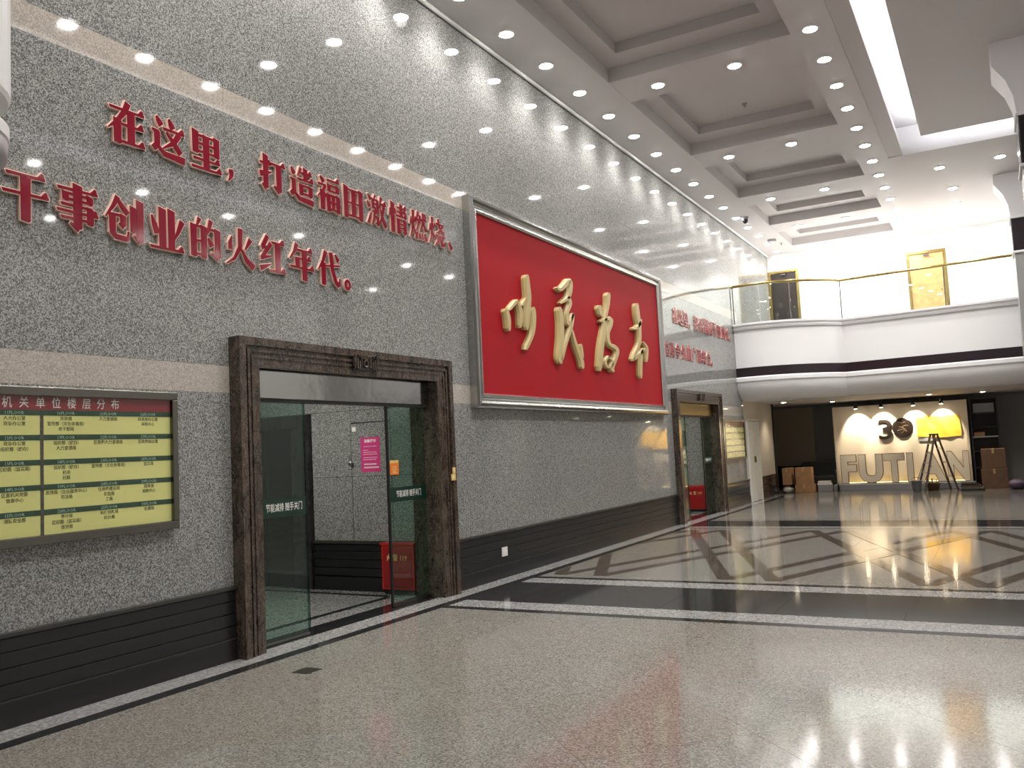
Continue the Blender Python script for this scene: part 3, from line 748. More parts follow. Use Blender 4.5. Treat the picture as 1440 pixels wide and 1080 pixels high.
G = {
 '在': [('H', 4, 98, 80), P((54, 99, 14), (44, 76, 12), (24, 50, 9), (2, 30, 3)), ('V', 26, 54, 2, 15), ('H', 36, 96, 46), ('V', 62, 78, 8, 15), ('H', 30, 99, 6)],
 '这': [P((16, 96, 5), (22, 86, 12), (30, 76, 13)), P((52, 98, 5), (58, 86, 13), (64, 76, 13)), ('H', 34, 98, 70), P((82, 68, 14), (66, 42, 12), (34, 22, 3)), P((44, 64, 5), (66, 42, 11), (86, 20, 13))]+ZOU[1:],
 '里': [('V', 16, 96, 42, 15), ('V', 84, 90, 42, 14), ('V', 50, 88, 6, 15), ('h', 16, 84, 86), ('h', 16, 84, 66), ('h', 16, 84, 46), ('H', 8, 94, 26), ('H', 2, 99, 4)],
 '，': [P((14, 26, 10), (15, 18, 15), (16, 10, 11), (6, -6, 3))],
 '打': [('H', 2, 44, 76), ('V', 24, 99, 10, 14), P((26, 8, 13), (10, 18, 4)), P((2, 44, 15), (46, 56, 4)), ('H', 42, 99, 80), ('V', 74, 80, 8, 15), P((76, 7, 13), (54, 20, 4))],
 '造': ZOU+[P((46, 99, 9), (34, 74, 4)), ('H', 42, 92, 84), ('H', 32, 99, 65), ('V', 66, 99, 65, 13), ('V', 47, 50, 22, 13), ('V', 86, 50, 22, 13), ('h', 47, 86, 48), ('h', 47, 86, 25)],
 '福': [P((14, 99, 5), (20, 92, 12), (28, 82, 13)), ('h', 2, 38, 74), P((36, 74, 10), (24, 56, 9), (1, 36, 3)), ('V', 22, 56, 2, 14), P((30, 52, 5), (38, 40, 10)), ('H', 42, 99, 93), ('V', 52, 80, 61, 12), ('V', 90, 80, 61, 12), ('h', 52, 90, 78), ('h', 52, 90, 62), ('V', 49, 50, 1, 13), ('V', 92, 50, 1, 13), ('V', 70, 48, 6, 11), ('h', 49, 92, 48), ('h', 49, 92, 27), ('h', 49, 92, 6)],
 '田': [('V', 14, 96, 1, 15), ('V', 86, 92, 1, 15), ('h', 14, 86, 88), ('h', 14, 86, 48), ('h', 14, 86, 8), ('V', 50, 86, 8, 14)],
 '激': [P((6, 98, 4), (20, 82, 12)), P((1, 74, 4), (15, 58, 12)), P((6, 4, 11), (12, 20, 8), (19, 40, 3)), P((44, 99, 9), (36, 86, 4)), ('V', 31, 86, 57, 10), ('V', 55, 86, 57, 10), ('h', 31, 55, 84), ('h', 31, 55, 71), ('h', 31, 55, 59), P((40, 57, 4), (46, 47, 9)), ('H', 26, 62, 46), P((39, 45, 9), (34, 22, 7), (24, 2, 3)), ('h', 38, 56, 30), ('V', 55, 31, 8, 9), P((56, 7, 8), (44, 12, 3)), P((74, 99, 10), (63, 62, 3)), ('H', 68, 99, 76), P((88, 74, 10), (76, 34, 9), (56, 2, 3)), P((68, 62, 4), (80, 28, 10), (97, 5, 12))],
 '情': [('V', 19, 99, 1, 14), P((6, 78, 5), (6, 54, 11)), P((30, 82, 4), (36, 64, 10)), ('H', 42, 97, 87), ('H', 44, 94, 73), ('H', 36, 99, 59), ('V', 68, 99, 59, 13), ('V', 50, 48, 1, 13), ('V', 88, 48, 5, 13), ('h', 50, 88, 47), ('h', 50, 88, 33), ('h', 50, 88, 20), P((89, 5, 10), (74, 9, 3))],
 '燃': HUO+[P((50, 99, 9), (36, 60, 3)), ('h', 48, 62, 85), P((62, 86, 9), (54, 60, 7), (34, 30, 3)), P((46, 74, 4), (52, 62, 9)), ('H', 62, 99, 73), P((80, 99, 10), (78, 66, 8), (60, 32, 3)), P((78, 68, 4), (97, 36, 11)), P((88, 96, 4), (97, 82, 9)), P((42, 26, 4), (34, 3, 11)), P((54, 26, 5), (59, 5, 11)), P((70, 26, 5), (77, 5, 11)), P((86, 28, 5), (97, 3, 13))],
 '烧': HUO+[P((58, 99, 9), (64, 76, 10), (74, 60, 9), (94, 46, 9)), P((94, 47, 6), (95, 60, 3)), ('h', 42, 92, 80), P((88, 76, 10), (66, 56, 6), (42, 46, 3)), ('H', 38, 99, 38), P((60, 38, 10), (54, 18, 8), (34, 0, 3)), ('V', 76, 38, 10, 12), P((76, 9, 12), (94, 7, 8)), P((95, 6, 7), (96, 22, 4))],
 '、': [P((8, 28, 4), (17, 16, 12), (26, 2, 15))],
 '干': [('H', 8, 92, 92), ('H', 0, 100, 54), ('V', 50, 91, 0, 16)],
 '事': [('H', 2, 98, 88), ('V', 50, 100, 8, 16), P((53, 5, 13), (32, 16, 4)), ('V', 21, 80, 64, 12), ('V', 79, 80, 64, 12), ('h', 21, 79, 78), ('h', 21, 79, 66), ('h', 10, 84, 54), ('H', 0, 99, 40), ('h', 10, 84, 26), ('V', 80, 54, 20, 13)],
 '创': [P((32, 99, 12), (20, 76, 8), (1, 50, 3)), P((30, 96, 6), (44, 78, 11), (58, 64, 11)), ('V', 18, 58, 16, 13), ('h', 18, 46, 57), ('V', 46, 58, 36, 12), P((48, 34, 11), (34, 39, 3)), P((16, 20, 13), (26, 8, 11), (56, 6, 10)), P((57, 4, 7), (59, 24, 4)), ('V', 72, 82, 26, 12), ('V', 91, 99, 8, 14), P((92, 7, 13), (72, 18, 4))],
 '业': [('V', 37, 98, 6, 15), ('V', 63, 98, 6, 15), P((6, 78, 4), (14, 56, 12), (21, 36, 13)), P((95, 78, 14), (82, 50, 9), (70, 28, 3)), ('H', 1, 99, 4)],
 '的': [P((32, 99, 11), (22, 78, 4)), ('V', 13, 80, 3, 14), ('V', 45, 80, 3, 14), ('h', 13, 45, 78), ('h', 13, 45, 42), ('h', 13, 45, 9), P((68, 99, 12), (58, 70, 7), (46, 52, 3)), ('h', 62, 90, 76), ('V', 89, 78, 10, 14), P((91, 8, 13), (68, 18, 4)), P((58, 54, 4), (64, 44, 12), (70, 34, 12))],
 '火': [P((20, 74, 4), (14, 56, 11), (15, 40, 13)), P((86, 76, 13), (66, 46, 4)), P((50, 99, 14), (48, 50, 12), (28, 18, 8), (1, 1, 3)), P((50, 48, 4), (72, 18, 12), (96, 2, 15))],
 '红': [P((32, 99, 12), (12, 66, 12)), P((10, 64, 8), (32, 70, 5)), P((44, 80, 12), (10, 38, 10)), P((6, 36, 10), (44, 46, 4)), P((4, 8, 14), (44, 24, 3)), ('H', 46, 96, 84), ('V', 70, 84, 8, 15), ('H', 40, 99, 6)],
 '年': [P((30, 99, 13), (18, 74, 8), (1, 54, 3)), ('H', 24, 94, 82), ('H', 26, 88, 58), ('V', 31, 58, 32, 13), ('H', 1, 99, 32), ('V', 60, 82, -1, 15)],
 '代': [P((36, 99, 13), (22, 66, 9), (1, 40, 3)), ('V', 25, 64, 0, 14), P((36, 56, 5), (98, 64, 5)), P((58, 99, 13), (64, 50, 12), (78, 14, 12), (93, 3, 12)), P((94, 2, 8), (97, 26, 4)), P((78, 96, 4), (92, 76, 13))],
 '。': [('O', 16, 13, 6, 15)],
}
def near_char(ch, y, z, wd, hg, label):
    t = thing('wall_character', (0, y+wd/2, z), label, 'raised character', 'raised red characters of the near slogan')
    fn = lambda a, b2, d: Vector((d, y+a*wd/100, z+b2*hg/100))
    A = MB(); B = MB()
    for i, pl in enumerate(strokes(G[ch])):
        A.prism(offset_poly(pl, 2.3), fn, .002, .026+.00015*i); B.prism(offset_poly(pl, .15), fn, .024, .031+.00025*i)
    A.build('gilt_edge', 'gilt', t); B.build('red_face', 'red_acrylic', t)
L1, L2 = '在这里，打造福田激情燃烧、', '干事创业的火红年代。'
for k, ch in enumerate(L1):
    near_char(ch, 4.075+.3815*k, 4.055, .325, .335, 'gilt-edged red character %s, %s in the upper line of the near slogan' % (ch, ORD[k]))
for k, ch in enumerate(L2):
    near_char(ch, 3.285+.3815*k, 3.305, .325, .335, 'gilt-edged red character %s, %s in the lower line of the near slogan' % (ch, ORD[k]))
F1, F2 = '在这里，提供福田干部成长、', '奋勇争先的广阔舞台。'
def far_char(ch, y, z, wd, hg, label):
    t = thing('wall_character', (0, y+wd/2, z), label, 'raised character', 'raised red characters of the far slogan')
    A = MB(); B = MB()
    if ch in G:
        fn = lambda a, b2, d: Vector((d, y+a*wd/100, z+b2*hg/100))
        for i, pl in enumerate(strokes(G[ch])):
            A.prism(offset_poly(pl, 1.2), fn, .002, .016+.00015*i); B.prism(offset_poly(pl, .5), fn, .014, .022+.0003*i)
    else:
        for q, s in enumerate((-.022, .022)):
            fn = lambda a, b2, d: Vector((d, y+a+s*wd, z+b2+.08*hg))
            solid_text(A, ch, fn, hg, .002, .016+.001*q, wd/hg, .012); solid_text(B, ch, fn, hg, .015, .022+.001*q, wd/hg, .006)
    A.build('gilt_edge', 'gilt', t); B.build('red_face', 'far_red', t)
for k, ch in enumerate(F1):
    far_char(ch, 16.99+.357*k, 4.05, .32, .33, 'small red character %s, %s in the upper line of the far slogan' % (ch, ORD[k]))
for k, ch in enumerate(F2):
    far_char(ch, 16.34+.357*k, 3.33, .32, .33, 'small red character %s, %s in the lower line of the far slogan' % (ch, ORD[k]))

# ------------------------------------------------------------------ big red panel
pn = thing('wall_panel', (0, 12.6, 2.14), 'large red panel in a wide steel frame carrying four gold characters', 'wall panel')
y0, y1, z0, z1 = 9.06, 16.1, 2.15, 4.82
box('red_field', (.002, y0+.1, z0+.1), (.06, y1-.1, z1-.1), 'panel_red', pn)
def frame_bar(a, b2, inward):           # moulded steel profile, mitred at the corners
    a = Vector(a); b2 = Vector(b2); d = (b2-a).normalized(); inn = Vector(inward); nx = Vector((1, 0, 0))
    prof = [(0, .0), (0, .10), (.02, .125), (.055, .13), (.085, .115), (.105, .085), (.125, .082), (.14, .10), (.165, .10), (.185, .075), (.185, .0)]
    vs = []
    for (u, hh) in prof: vs.append(a+d*u+inn*u+nx*hh)
    for (u, hh) in prof: vs.append(b2-d*u+inn*u+nx*hh)
    n = len(prof)
    fs = [(i, i+1, n+i+1, n+i) for i in range(n-1)] + [(n-1, 0, n, 2*n-1)]
    o = MB().add(vs, fs); ob = o.build('frame_bar', 'steel', pn)
    bm = bmesh.new(); bm.from_mesh(ob.data); bmesh.ops.recalc_face_normals(bm, faces=bm.faces); bm.to_mesh(ob.data); bm.free()
frame_bar((.002, y0, z1), (.002, y1, z1), (0, 0, -1)); frame_bar((.002, y0, z0), (.002, y1, z0), (0, 0, 1))
frame_bar((.002, y0, z0), (.002, y0, z1), (0, 1, 0)); frame_bar((.002, y1, z0), (.002, y1, z1), (0, -1, 0))
# brush-written characters, stroke centre lines read from the photograph and laid on the panel's plane
SC = 1440/230
BR = {
 '以': [[(65,345,20),(85,430,24),(90,530,17)], [(90,352,16),(160,268,20)], [(165,280,14),(195,380,24),(186,505,12)], [(236,250,10),(205,310,16)],
        [(246,48,22),(256,150,26),(264,250,28),(252,400,30),(246,520,20)], [(300,335,28),(308,430,26),(297,560,20),(240,695,20)]],
 '民': [[(515,155,14),(545,172,22),(590,130,26),(622,98,28),(632,160,24),(612,240,22),(545,292,12)], [(612,240,24),(628,300,20),(600,385,18),(612,480,18),(650,392,20)],
        [(535,332,24),(552,450,28),(552,600,28),(540,760,28),(545,818,20)], [(650,385,20),(640,490,18),(590,650,16),(555,790,16)],
        [(640,515,10),(680,660,18),(728,790,22),(738,862,18)], [(722,655,16),(738,770,14)]],
 '为': [[(888,318,26),(905,400,22)], [(966,208,24),(962,300,20),(945,400,16),(930,520,22),(905,700,26),(890,880,22)],
        [(896,452,14),(980,430,24),(985,485,22),(960,560,20),(975,650,20),(1035,690,24),(1042,745,20),(1000,860,22),(1010,892,14)],
        [(968,762,16),(940,800,14),(952,850,14),(988,848,14),(1000,800,14),(968,762,16)]],
 '本': [[(1215,298,20),(1226,400,24),(1240,500,20),(1240,640,18),(1200,740,20),(1182,795,16)], [(1180,516,12),(1222,505,20),(1255,440,14)],
        [(1190,790,18),(1265,715,18),(1285,690,12)], [(1272,635,10),(1306,690,14),(1302,805,10)], [(1262,690,16),(1252,830,18),(1252,948,14)]],
}
names = {'以': 'leftmost of four', '民': 'second from the left', '为': 'third from the left', '本': 'rightmost of four'}
for ch, sts in BR.items():
    pts_all = [pix_x(700+x/SC, 380+y/SC, .1) for st in sts for (x, y, q) in st]
    t = thing('gold_character', (.06, sum(p.y for p in pts_all)/len(pts_all), min(p.z for p in pts_all)), 'gold brush-written character %s on the red panel, %s' % (ch, names[ch]), 'raised character', 'gold brush characters')
    for st in sts:
        # resample
        rs = []
        for i in range(len(st)-1):
            p0 = st[max(0, i-1)]; p1 = st[i]; p2 = st[i+1]; p3 = st[min(len(st)-1, i+2)]
            for q in range(4):
                u = q/4
                rs.append(tuple(.5*((2*b_)+(-a_+c_)*u+(2*a_-5*b_+4*c_-d_)*u*u+(-a_+3*b_-3*c_+d_)*u**3) for a_, b_, c_, d_ in zip(p0, p1, p2, p3)))
        rs.append(st[-1]); n = len(rs)
        prof = [(-1.08, .0605), (-1.08, .097), (-.6, .128), (.6, .128), (1.08, .097), (1.08, .0605)]
        vs = []; 
        for i, (x, y, hw) in enumerate(rs):
            a = rs[max(0, i-1)]; b2 = rs[min(n-1, i+1)]
            d = Vector((b2[0]-a[0], b2[1]-a[1])).normalized(); nn = Vector((-d.y, d.x))
            e = .55 if i in (0, n-1) else 1.0
            sh = -hw*.35 if i == 0 else hw*.35 if i == n-1 else 0
            for (k, dep) in prof:
                v = pix_x(700+(x+d.x*sh+nn.x*hw*k*e)/SC, 380+(y+d.y*sh+nn.y*hw*k*e)/SC, .1); vs.append((dep, v.y, v.z))
        m_ = len(prof); fs = []
        for i in range(n-1):
            for j in range(m_): fs.append((i*m_+j, i*m_+(j+1) % m_, (i+1)*m_+(j+1) % m_, (i+1)*m_+j))
        fs += [tuple(range(m_)), tuple(range((n-1)*m_, n*m_))[::-1]]
        ob = MB().add(vs, fs).build('brush_stroke', 'gold_paint', t)
        bm = bmesh.new(); bm.from_mesh(ob.data); bmesh.ops.recalc_face_normals(bm, faces=bm.faces); bm.to_mesh(ob.data); bm.free()
# ------------------------------------------------------------------ balcony over the far end
def pix_y(px, py, Y):
    d = _r*((px-720)/FPX) - _u*((py-540)/FPX) + _f
    return CAM + d*((Y-CAM.y)/d.y)
PLAN = [(.005, 21.78), (.35, 21.72), (.7, 21.72), (1.05, 21.79), (1.4, 21.92), (1.75, 22.14), (2.1, 22.42), (2.45, 22.86), (3.4, 22.76), (4.8, 22.60), (6.3, 22.46), (8.4, 22.40), (HX-.005, 22.40)]
PLAND = []
for i in range(len(PLAN)-1):
    if i < 7:
        p0, p1, p2, p3 = PLAN[max(0, i-1)], PLAN[i], PLAN[i+1], PLAN[min(7, i+2)]
        for q in range(4):
            u = q/4; PLAND.append(tuple(.5*((2*b_)+(-a_+c_)*u+(2*a_-5*b_+4*c_-d_)*u*u+(-a_+3*b_-3*c_+d_)*u**3) for a_, b_, c_, d_ in zip(p0, p1, p2, p3)))
    else: PLAND.append(PLAN[i])
PLAND.append(PLAN[-1])
def sweep(prof, name, mat, parent):      # prof: (out, z) pairs, out = distance in front of the plan line
    vs = []; m_ = len(prof); n = len(PLAND)
    for (x, y) in PLAND:
        for (o_, z) in prof: vs.append((x, y-o_, z))
    fs = [(i*m_+j, (i+1)*m_+j, (i+1)*m_+(j+1) % m_, i*m_+(j+1) % m_) for i in range(n-1) for j in range(m_)]
    fs += [tuple(range(m_)), tuple(range((n-1)*m_, n*m_))[::-1]]
    o = MB().add(vs, fs).build(name, mat, parent)
    bm = bmesh.new(); bm.from_mesh(o.data); bmesh.ops.recalc_face_normals(bm, faces=bm.faces); bm.to_mesh(o.data); bm.free()
    o.data.polygons.foreach_set('use_smooth', [True]*len(o.data.polygons))
    o.data.set_sharp_from_angle(angle=R(20))
    return o
bc = thing('balcony', (6.3, 22.6, 2.58), 'white curved balcony front with a dark band across the far end', 'balcony')
sweep([(-.25, 4.34), (.05, 4.34), (.07, 4.385), (.03, 4.40), (.03, 4.43), (.09, 4.45), (.09, 4.50), (-.25, 4.50)], 'cornice', 'fascia_paint', bc)
sweep([(-.25, 3.39), (0, 3.39), (0, 4.34), (-.25, 4.34)], 'fascia', 'fascia_paint', bc)
sweep([(-.25, 3.16), (.015, 3.16), (.015, 3.39), (-.25, 3.39)], 'dark_band', 'dark_band', bc)
sweep([(-.25, 3.02), (.03, 3.02), (.06, 3.05), (.06, 3.13), (.03, 3.16), (-.25, 3.16)], 'lower_lip', 'fascia_paint', bc)
sweep([(-1.3, 3.02), (.02, 3.02)] + [(.02-.62*(1-math.cos(t)), 3.02-.43*math.sin(t)) for t in [math.pi/2*i/8 for i in range(1, 9)]] + [(-1.3, 2.59)], 'curved_soffit', 'fascia_paint', bc)
box('floor_slab', (0.002, 23.0, 4.2), (HX-.005, YE-.002, 4.40), 'white_paint', bc)
hr = thing('balustrade', (6.3, 22.5, 4.50), 'glass balustrade with brass handrail along the balcony edge', 'balustrade')
MB().tube([(x, y+.02, 5.47) for x, y in PLAND], .034, 10).build('handrail', 'brass', hr, smooth=True)
for k in (0, 7, 9, 11):
    x, y = PLAN[k]; MB().lathe((max(x, .03), y+.02, 4.50), [(.03, 0), (.03, .012), (.014, .02), (.014, .945)], 10).build('post', 'dark_steel', hr)
GP = [(0, 2), (2, 4), (4, 7), (7, 8), (8, 9), (9, 10), (10, 11), (11, 12)]
for k, (i, j) in enumerate(GP):
    mb = MB(); vs = []
    seg = PLAND[min(i, 7)*4+max(0, i-7):min(j, 7)*4+max(0, j-7)+1]
    for (x, y) in seg:
        vs += [(x, y+.014, 4.502), (x, y+.026, 4.502), (x, y+.026, 5.43), (x, y+.014, 5.43)]
    n = len(seg)
    # short gaps between neighbouring panes
    a, c = Vector(PLAN[i]), Vector(PLAN[j])
    fs = [(q*4+s, (q+1)*4+s, (q+1)*4+(s+1) % 4, q*4+(s+1) % 4) for q in range(n-1) for s in range(4)] + [(0, 1, 2, 3), tuple(range((n-1)*4, n*4))[::-1]]
    vs = [Vector(v) for v in vs]
    for q in range(4): vs[q].x += .008; vs[(n-1)*4+q].x -= .008
    o = MB().add(vs, fs).build('pane', 'rail_glass', hr)
# upper doors
def upper_door(x0, x1, label, leaf):
    d = thing('balcony_door', ((x0+x1)/2, YE-.03, 4.40), label, 'door', 'doors behind the balcony')
    zt = 6.47
    for q0, q1 in ((x0-.075, x0), (x1, x1+.075)): box('frame_side', (q0, YE-.05, 4.401), (q1, YE, zt+.075), 'brass', d, .006)
    box('frame_top', (x0, YE-.05, zt), (x1, YE, zt+.075), 'brass', d, .006)
    l = box('leaf', (x0+.004, YE-.025, 4.405), (x1-.004, YE-.004, zt-.004), leaf, d)
    if leaf == 'wood_door': 
        for z in (4.7, 5.6): box('panel_moulding', (x0+.14, YE-.031, z), (x1-.14, YE-.025, z+.72), 'wood_door', l, .003)
    MB().lathe((x1-.09, YE-.025, 5.42), [(.022, 0), (.022, -.008), (.01, -.012), (.01, -.04), (.02, -.045), (.02, -.06)], 12, 'y').build('handle', 'brass', l)
    box('door_closer', ((x0+x1)/2-.07, YE-.075, zt-.075), ((x0+x1)/2+.07, YE-.03, zt-.03), 'dark_steel', d)
upper_door(.08, .80, 'dark balcony door in a brass frame near the granite wall', 'espresso')
upper_door(3.86, 4.70, 'light wooden balcony door in a brass frame', 'wood_door')
# ------------------------------------------------------------------ columns on the right
for k, y in enumerate((21.3, 14.25)):
    c_ = thing('column', (6.62, y+.4, 0), ('stone column with dark capital at the balcony end', 'column whose dark capital shows at the upper right edge')[k], 'column', 'row of columns')
    box('shaft', (6.24, y, 0.001), (7.0, y+.76, 5.33), 'column_stone', c_, .01)
    box('capital', (6.22, y-.02, 5.33), (7.02, y+.78, 6.08), 'dark_band', c_, .02)
    for z in (5.30, 6.05): box('capital_rim', (6.20, y-.04, z), (7.04, y+.80, z+.05), 'fascia_paint', c_, .01)
    vs = []
    for (g, z) in ((.0, 6.10), (.02, 6.35), (.10, 6.6), (.26, 6.85), (.26, 7.6)):
        vs += [(6.22-g, y-.02, z), (7.02+g, y-.02, z), (7.02+g, y+.78, z), (6.22-g, y+.78, z)]
    if k == 0: vs = [v if v[2] < 7.5 else (v[0], v[1], ZC-.002) for v in vs]
    fs = [(q*4+s, q*4+(s+1) % 4, (q+1)*4+(s+1) % 4, (q+1)*4+s) for q in range(4) for s in range(4)] + [(3, 2, 1, 0), (16, 17, 18, 19)]
    MB().add(vs, fs).build('corbel', 'fascia_paint', c_)
# ------------------------------------------------------------------ space under the balcony
ZU = 2.585
ue = struct('ceiling_under_balcony', (-1.6, 23.3, ZU), (HX, 28.6, ZU+.08), 'ceiling_paint', 'low ceiling under the balcony')
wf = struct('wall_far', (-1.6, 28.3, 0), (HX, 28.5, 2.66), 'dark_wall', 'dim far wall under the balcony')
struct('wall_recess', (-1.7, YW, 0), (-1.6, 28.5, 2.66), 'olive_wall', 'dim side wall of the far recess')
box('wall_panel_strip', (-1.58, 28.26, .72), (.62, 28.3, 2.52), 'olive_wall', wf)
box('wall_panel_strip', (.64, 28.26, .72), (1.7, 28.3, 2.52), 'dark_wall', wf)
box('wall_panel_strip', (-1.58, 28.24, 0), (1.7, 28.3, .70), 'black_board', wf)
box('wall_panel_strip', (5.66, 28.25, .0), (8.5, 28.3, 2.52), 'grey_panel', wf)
box('wall_frame', (-.02, YW, 0), (.05, YW+.06, ZU), 'black_board', wl); box('wall_frame', (-.02, YW+.10, 0), (.02, YW+.14, ZU), 'black_board', wl)
dr = struct('door_1', (.001, 22.42, .01), (.03, 22.92, 2.06), 'ivory', 'pale double door in the wall beyond the far directory')
box('door_leaf', (.001, 22.95, .01), (.03, 23.46, 2.06), 'ivory', dr, .004)
box('door_frame', (.001, 22.34, .001), (.05, 22.40, 2.12), 'ivory', dr, .004); box('door_frame', (.001, 23.48, .001), (.05, 23.54, 2.12), 'ivory', dr, .004)
box('door_frame', (.001, 22.34, 2.08), (.05, 23.54, 2.14), 'ivory', dr, .004)
box('door_handle', (.03, 22.88, 1.0), (.06, 22.905, 1.16), 'brass', dr); box('door_handle', (.03, 22.965, 1.0), (.06, 22.99, 1.16), 'brass', dr)
wr = None
def small_light(x, y, label):
    global wr
    if wr is None:
        t = make_downlight(x, y, ZU, .062, 'warm_face', 'warm_downlight'); wr = (t, Vector((x, y, ZU)))
        l = bpy.data.lights.new('spot_lamp', 'SPOT'); l.energy = SPOT_W; l.color = (1, .87, .68); l.spot_size = R(110); l.spot_blend = .8; l.shadow_soft_size = .05
        lo = bpy.data.objects.new('spot_lamp', l); lo.location = (x, y, ZU-.07); link(lo, t)
    else: t = copy_tree(wr[0], Vector((x, y, ZU))-wr[1])
    tag(t, label, 'downlight', 'warm downlights under the balcony')
small_light(.55, 24.45, 'warm downlight under the balcony washing the pale wall beside the double door')
for j, (px, py) in enumerate(((1170, 569), (1317, 554), (1385, 555), (1440, 549))):
    p = (1.55, 4.10, 5.35, 6.45)[j]
    small_light(p, (26.2, 25.6, 26.2, 26.0)[j], '%s of the warm downlights in front of the stage wall' % ('leftmost', 'second from left', 'third from left', 'rightmost')[j])
# ------------------------------------------------------------------ lit stage wall with letters
SY = 27.3
sw = thing('stage_wall', (3.15, SY, 0), 'white display wall lit by four arm lamps under the balcony', 'display wall')
box('board', (1.41, SY, .0), (4.87, SY+.10, 2.43), 'stage_white', sw)
box('side_post', (1.36, SY-.06, .0), (1.41, SY+.10, 2.43), 'stage_white', sw); box('side_post', (4.87, SY-.06, .0), (4.92, SY+.10, 2.43), 'stage_white', sw)
pl_ = box('plinth', (1.36, 26.55, .0), (4.92, SY-.062, .17), 'plinth_grey'); tag(pl_, 'low grey plinth in front of the white display wall', 'plinth')
sl = thing('light_bar', (2.5, SY-.12, .17), 'warm light bar glowing behind the standing letters', 'light bar')
box('housing', (1.55, SY-.14, .171), (4.75, SY-.07, .19), 'dark_steel', sl); box('tube', (1.56, SY-.13, .191), (4.74, SY-.085, .20), 'letter_glow', sl)
def fit_letter(s, x0, x1, z0, z1, y, dep, face, side, name, label, group, cat, bold=.028, rim=.016):
    vs, fs = glyphs(s, 4, bold); xs = [v[0] for v in vs]; zs = [v[1] for v in vs]
    ax, bx, az, bz = min(xs), max(xs), min(zs), max(zs)
    t = thing(name, ((x0+x1)/2, y, z0), label, cat, group)
    mp = lambda x, z, yy: (x0+(x-ax)/(bx-ax)*(x1-x0), yy, z0+(z-az)/(bz-az)*(z1-z0))
    n = len(vs); ed = set()
    for f in fs:
        for i in range(len(f)): ed.add((f[i], f[(i+1) % len(f)]))
    sd = [(a, b2, n+b2, n+a) for (a, b2) in ed if (b2, a) not in ed]
    MB().add([mp(x, z, y) for x, z in vs]+[mp(x, z, y+.012) for x, z in vs], fs+[tuple(n+i for i in f[::-1]) for f in fs]+sd).build('face', face, t)
    vs, fs = glyphs(s, 4, bold+rim); n = len(vs); ed = set()
    for f in fs:
        for i in range(len(f)): ed.add((f[i], f[(i+1) % len(f)]))
    sd = [(a, b2, n+b2, n+a) for (a, b2) in ed if (b2, a) not in ed]
    MB().add([mp(x, z, y+.006) for x, z in vs]+[mp(x, z, y+dep) for x, z in vs], fs+[tuple(n+i for i in f[::-1]) for f in fs]+sd).build('return_edge', side, t)
LY = 27.06
for s, (a, c) in zip('FUTIAN', ((1183, 1204), (1208, 1241), (1243.5, 1272), (1276, 1284), (1288, 1330), (1333, 1363))):
    x0, x1 = pix_y(a, 655, LY).x, pix_y(c, 655, LY).x
    fit_letter(s, x0, x1, .192, 1.0, LY, .10, 'letter_white', 'letter_side', 'standing_letter', 'tall pale standing letter %s on the plinth of the display wall' % s, 'standing letters on the plinth', 'letter', .045 if s != 'I' else .03)
x0, x1 = pix_y(1235.5, 600, SY).x, pix_y(1254, 600, SY).x
fit_letter('3', x0, x1, 1.42, 1.99, SY-.062, .06, 'espresso', 'espresso', 'wall_numeral', 'dark numeral 3 on the white display wall', None, 'numeral', .004, .002)
ck = thing('round_emblem', (pix_y(1269.5, 600, SY).x, SY-.05, 1.46), 'dark round emblem beside the numeral on the display wall', 'emblem')
cx = ck.location.x; cz = 1.735
MB().lathe((cx, SY-.002, cz), [(.27, 0), (.28, -.02), (.28, -.045), (.26, -.055)], 32, 'y').build('disc', 'espresso', ck)
mb = MB()
for (pts) in ([(-.10, .03), (-.02, .01), (.05, -.04), (.10, -.12)], [(-.02, .01), (.06, .06), (.15, .05)], [(.05, -.04), (.02, -.12), (-.05, -.16)], [(-.16, -.08), (-.06, -.06), (.05, -.04)], [(-.12, .16), (-.02, .13), (.08, .16)]):
    mb.tube([(cx+a, SY-.058, cz+b2) for a, b2 in pts], .007, 6)
mb.build('relief_lines', 'letter_side', ck)
# gold sheet taped over the right of the wall
gx0, gx1, gz0, gz1 = pix_y(1289, 600, SY).x, pix_y(1351, 600, SY).x, 1.43, 2.03
nx, nz = 26, 10; vs = []; fs = []
for s_ in (0, 1):
    for j in range(nz+1):
        for i in range(nx+1):
            u, v = i/nx, j/nz
            dy = .012*math.sin(u*19+v*5)+.010*math.sin(v*17+u*3)*(.4+.6*(u < .5))
            vs.append((gx0+(gx1-gx0)*u+.012*math.sin(v*6), SY-.035-dy-.003*s_, gz0+(gz1-gz0)*v+.015*math.sin(u*8)-.02*u))
N_ = (nx+1)*(nz+1)
for j in range(nz):
    for i in range(nx):
        q = j*(nx+1)+i; fs.append((q, q+1, q+nx+2, q+nx+1)); fs.append(tuple(N_+k for k in (q, q+nx+1, q+nx+2, q+1)))
o = mobj('gold_sheet', vs, fs, 'gold_sheet', smooth=True); tag(o, 'crinkled golden sheet hung on the right of the display wall', 'sheet')
o = box('cover_strip', (pix_y(1292, 619, SY).x, SY-.03, 1.32), (pix_y(1313, 619, SY).x, SY-.002, 1.41), 'plinth_grey'); tag(o, 'short grey strip under the golden sheet', 'strip')
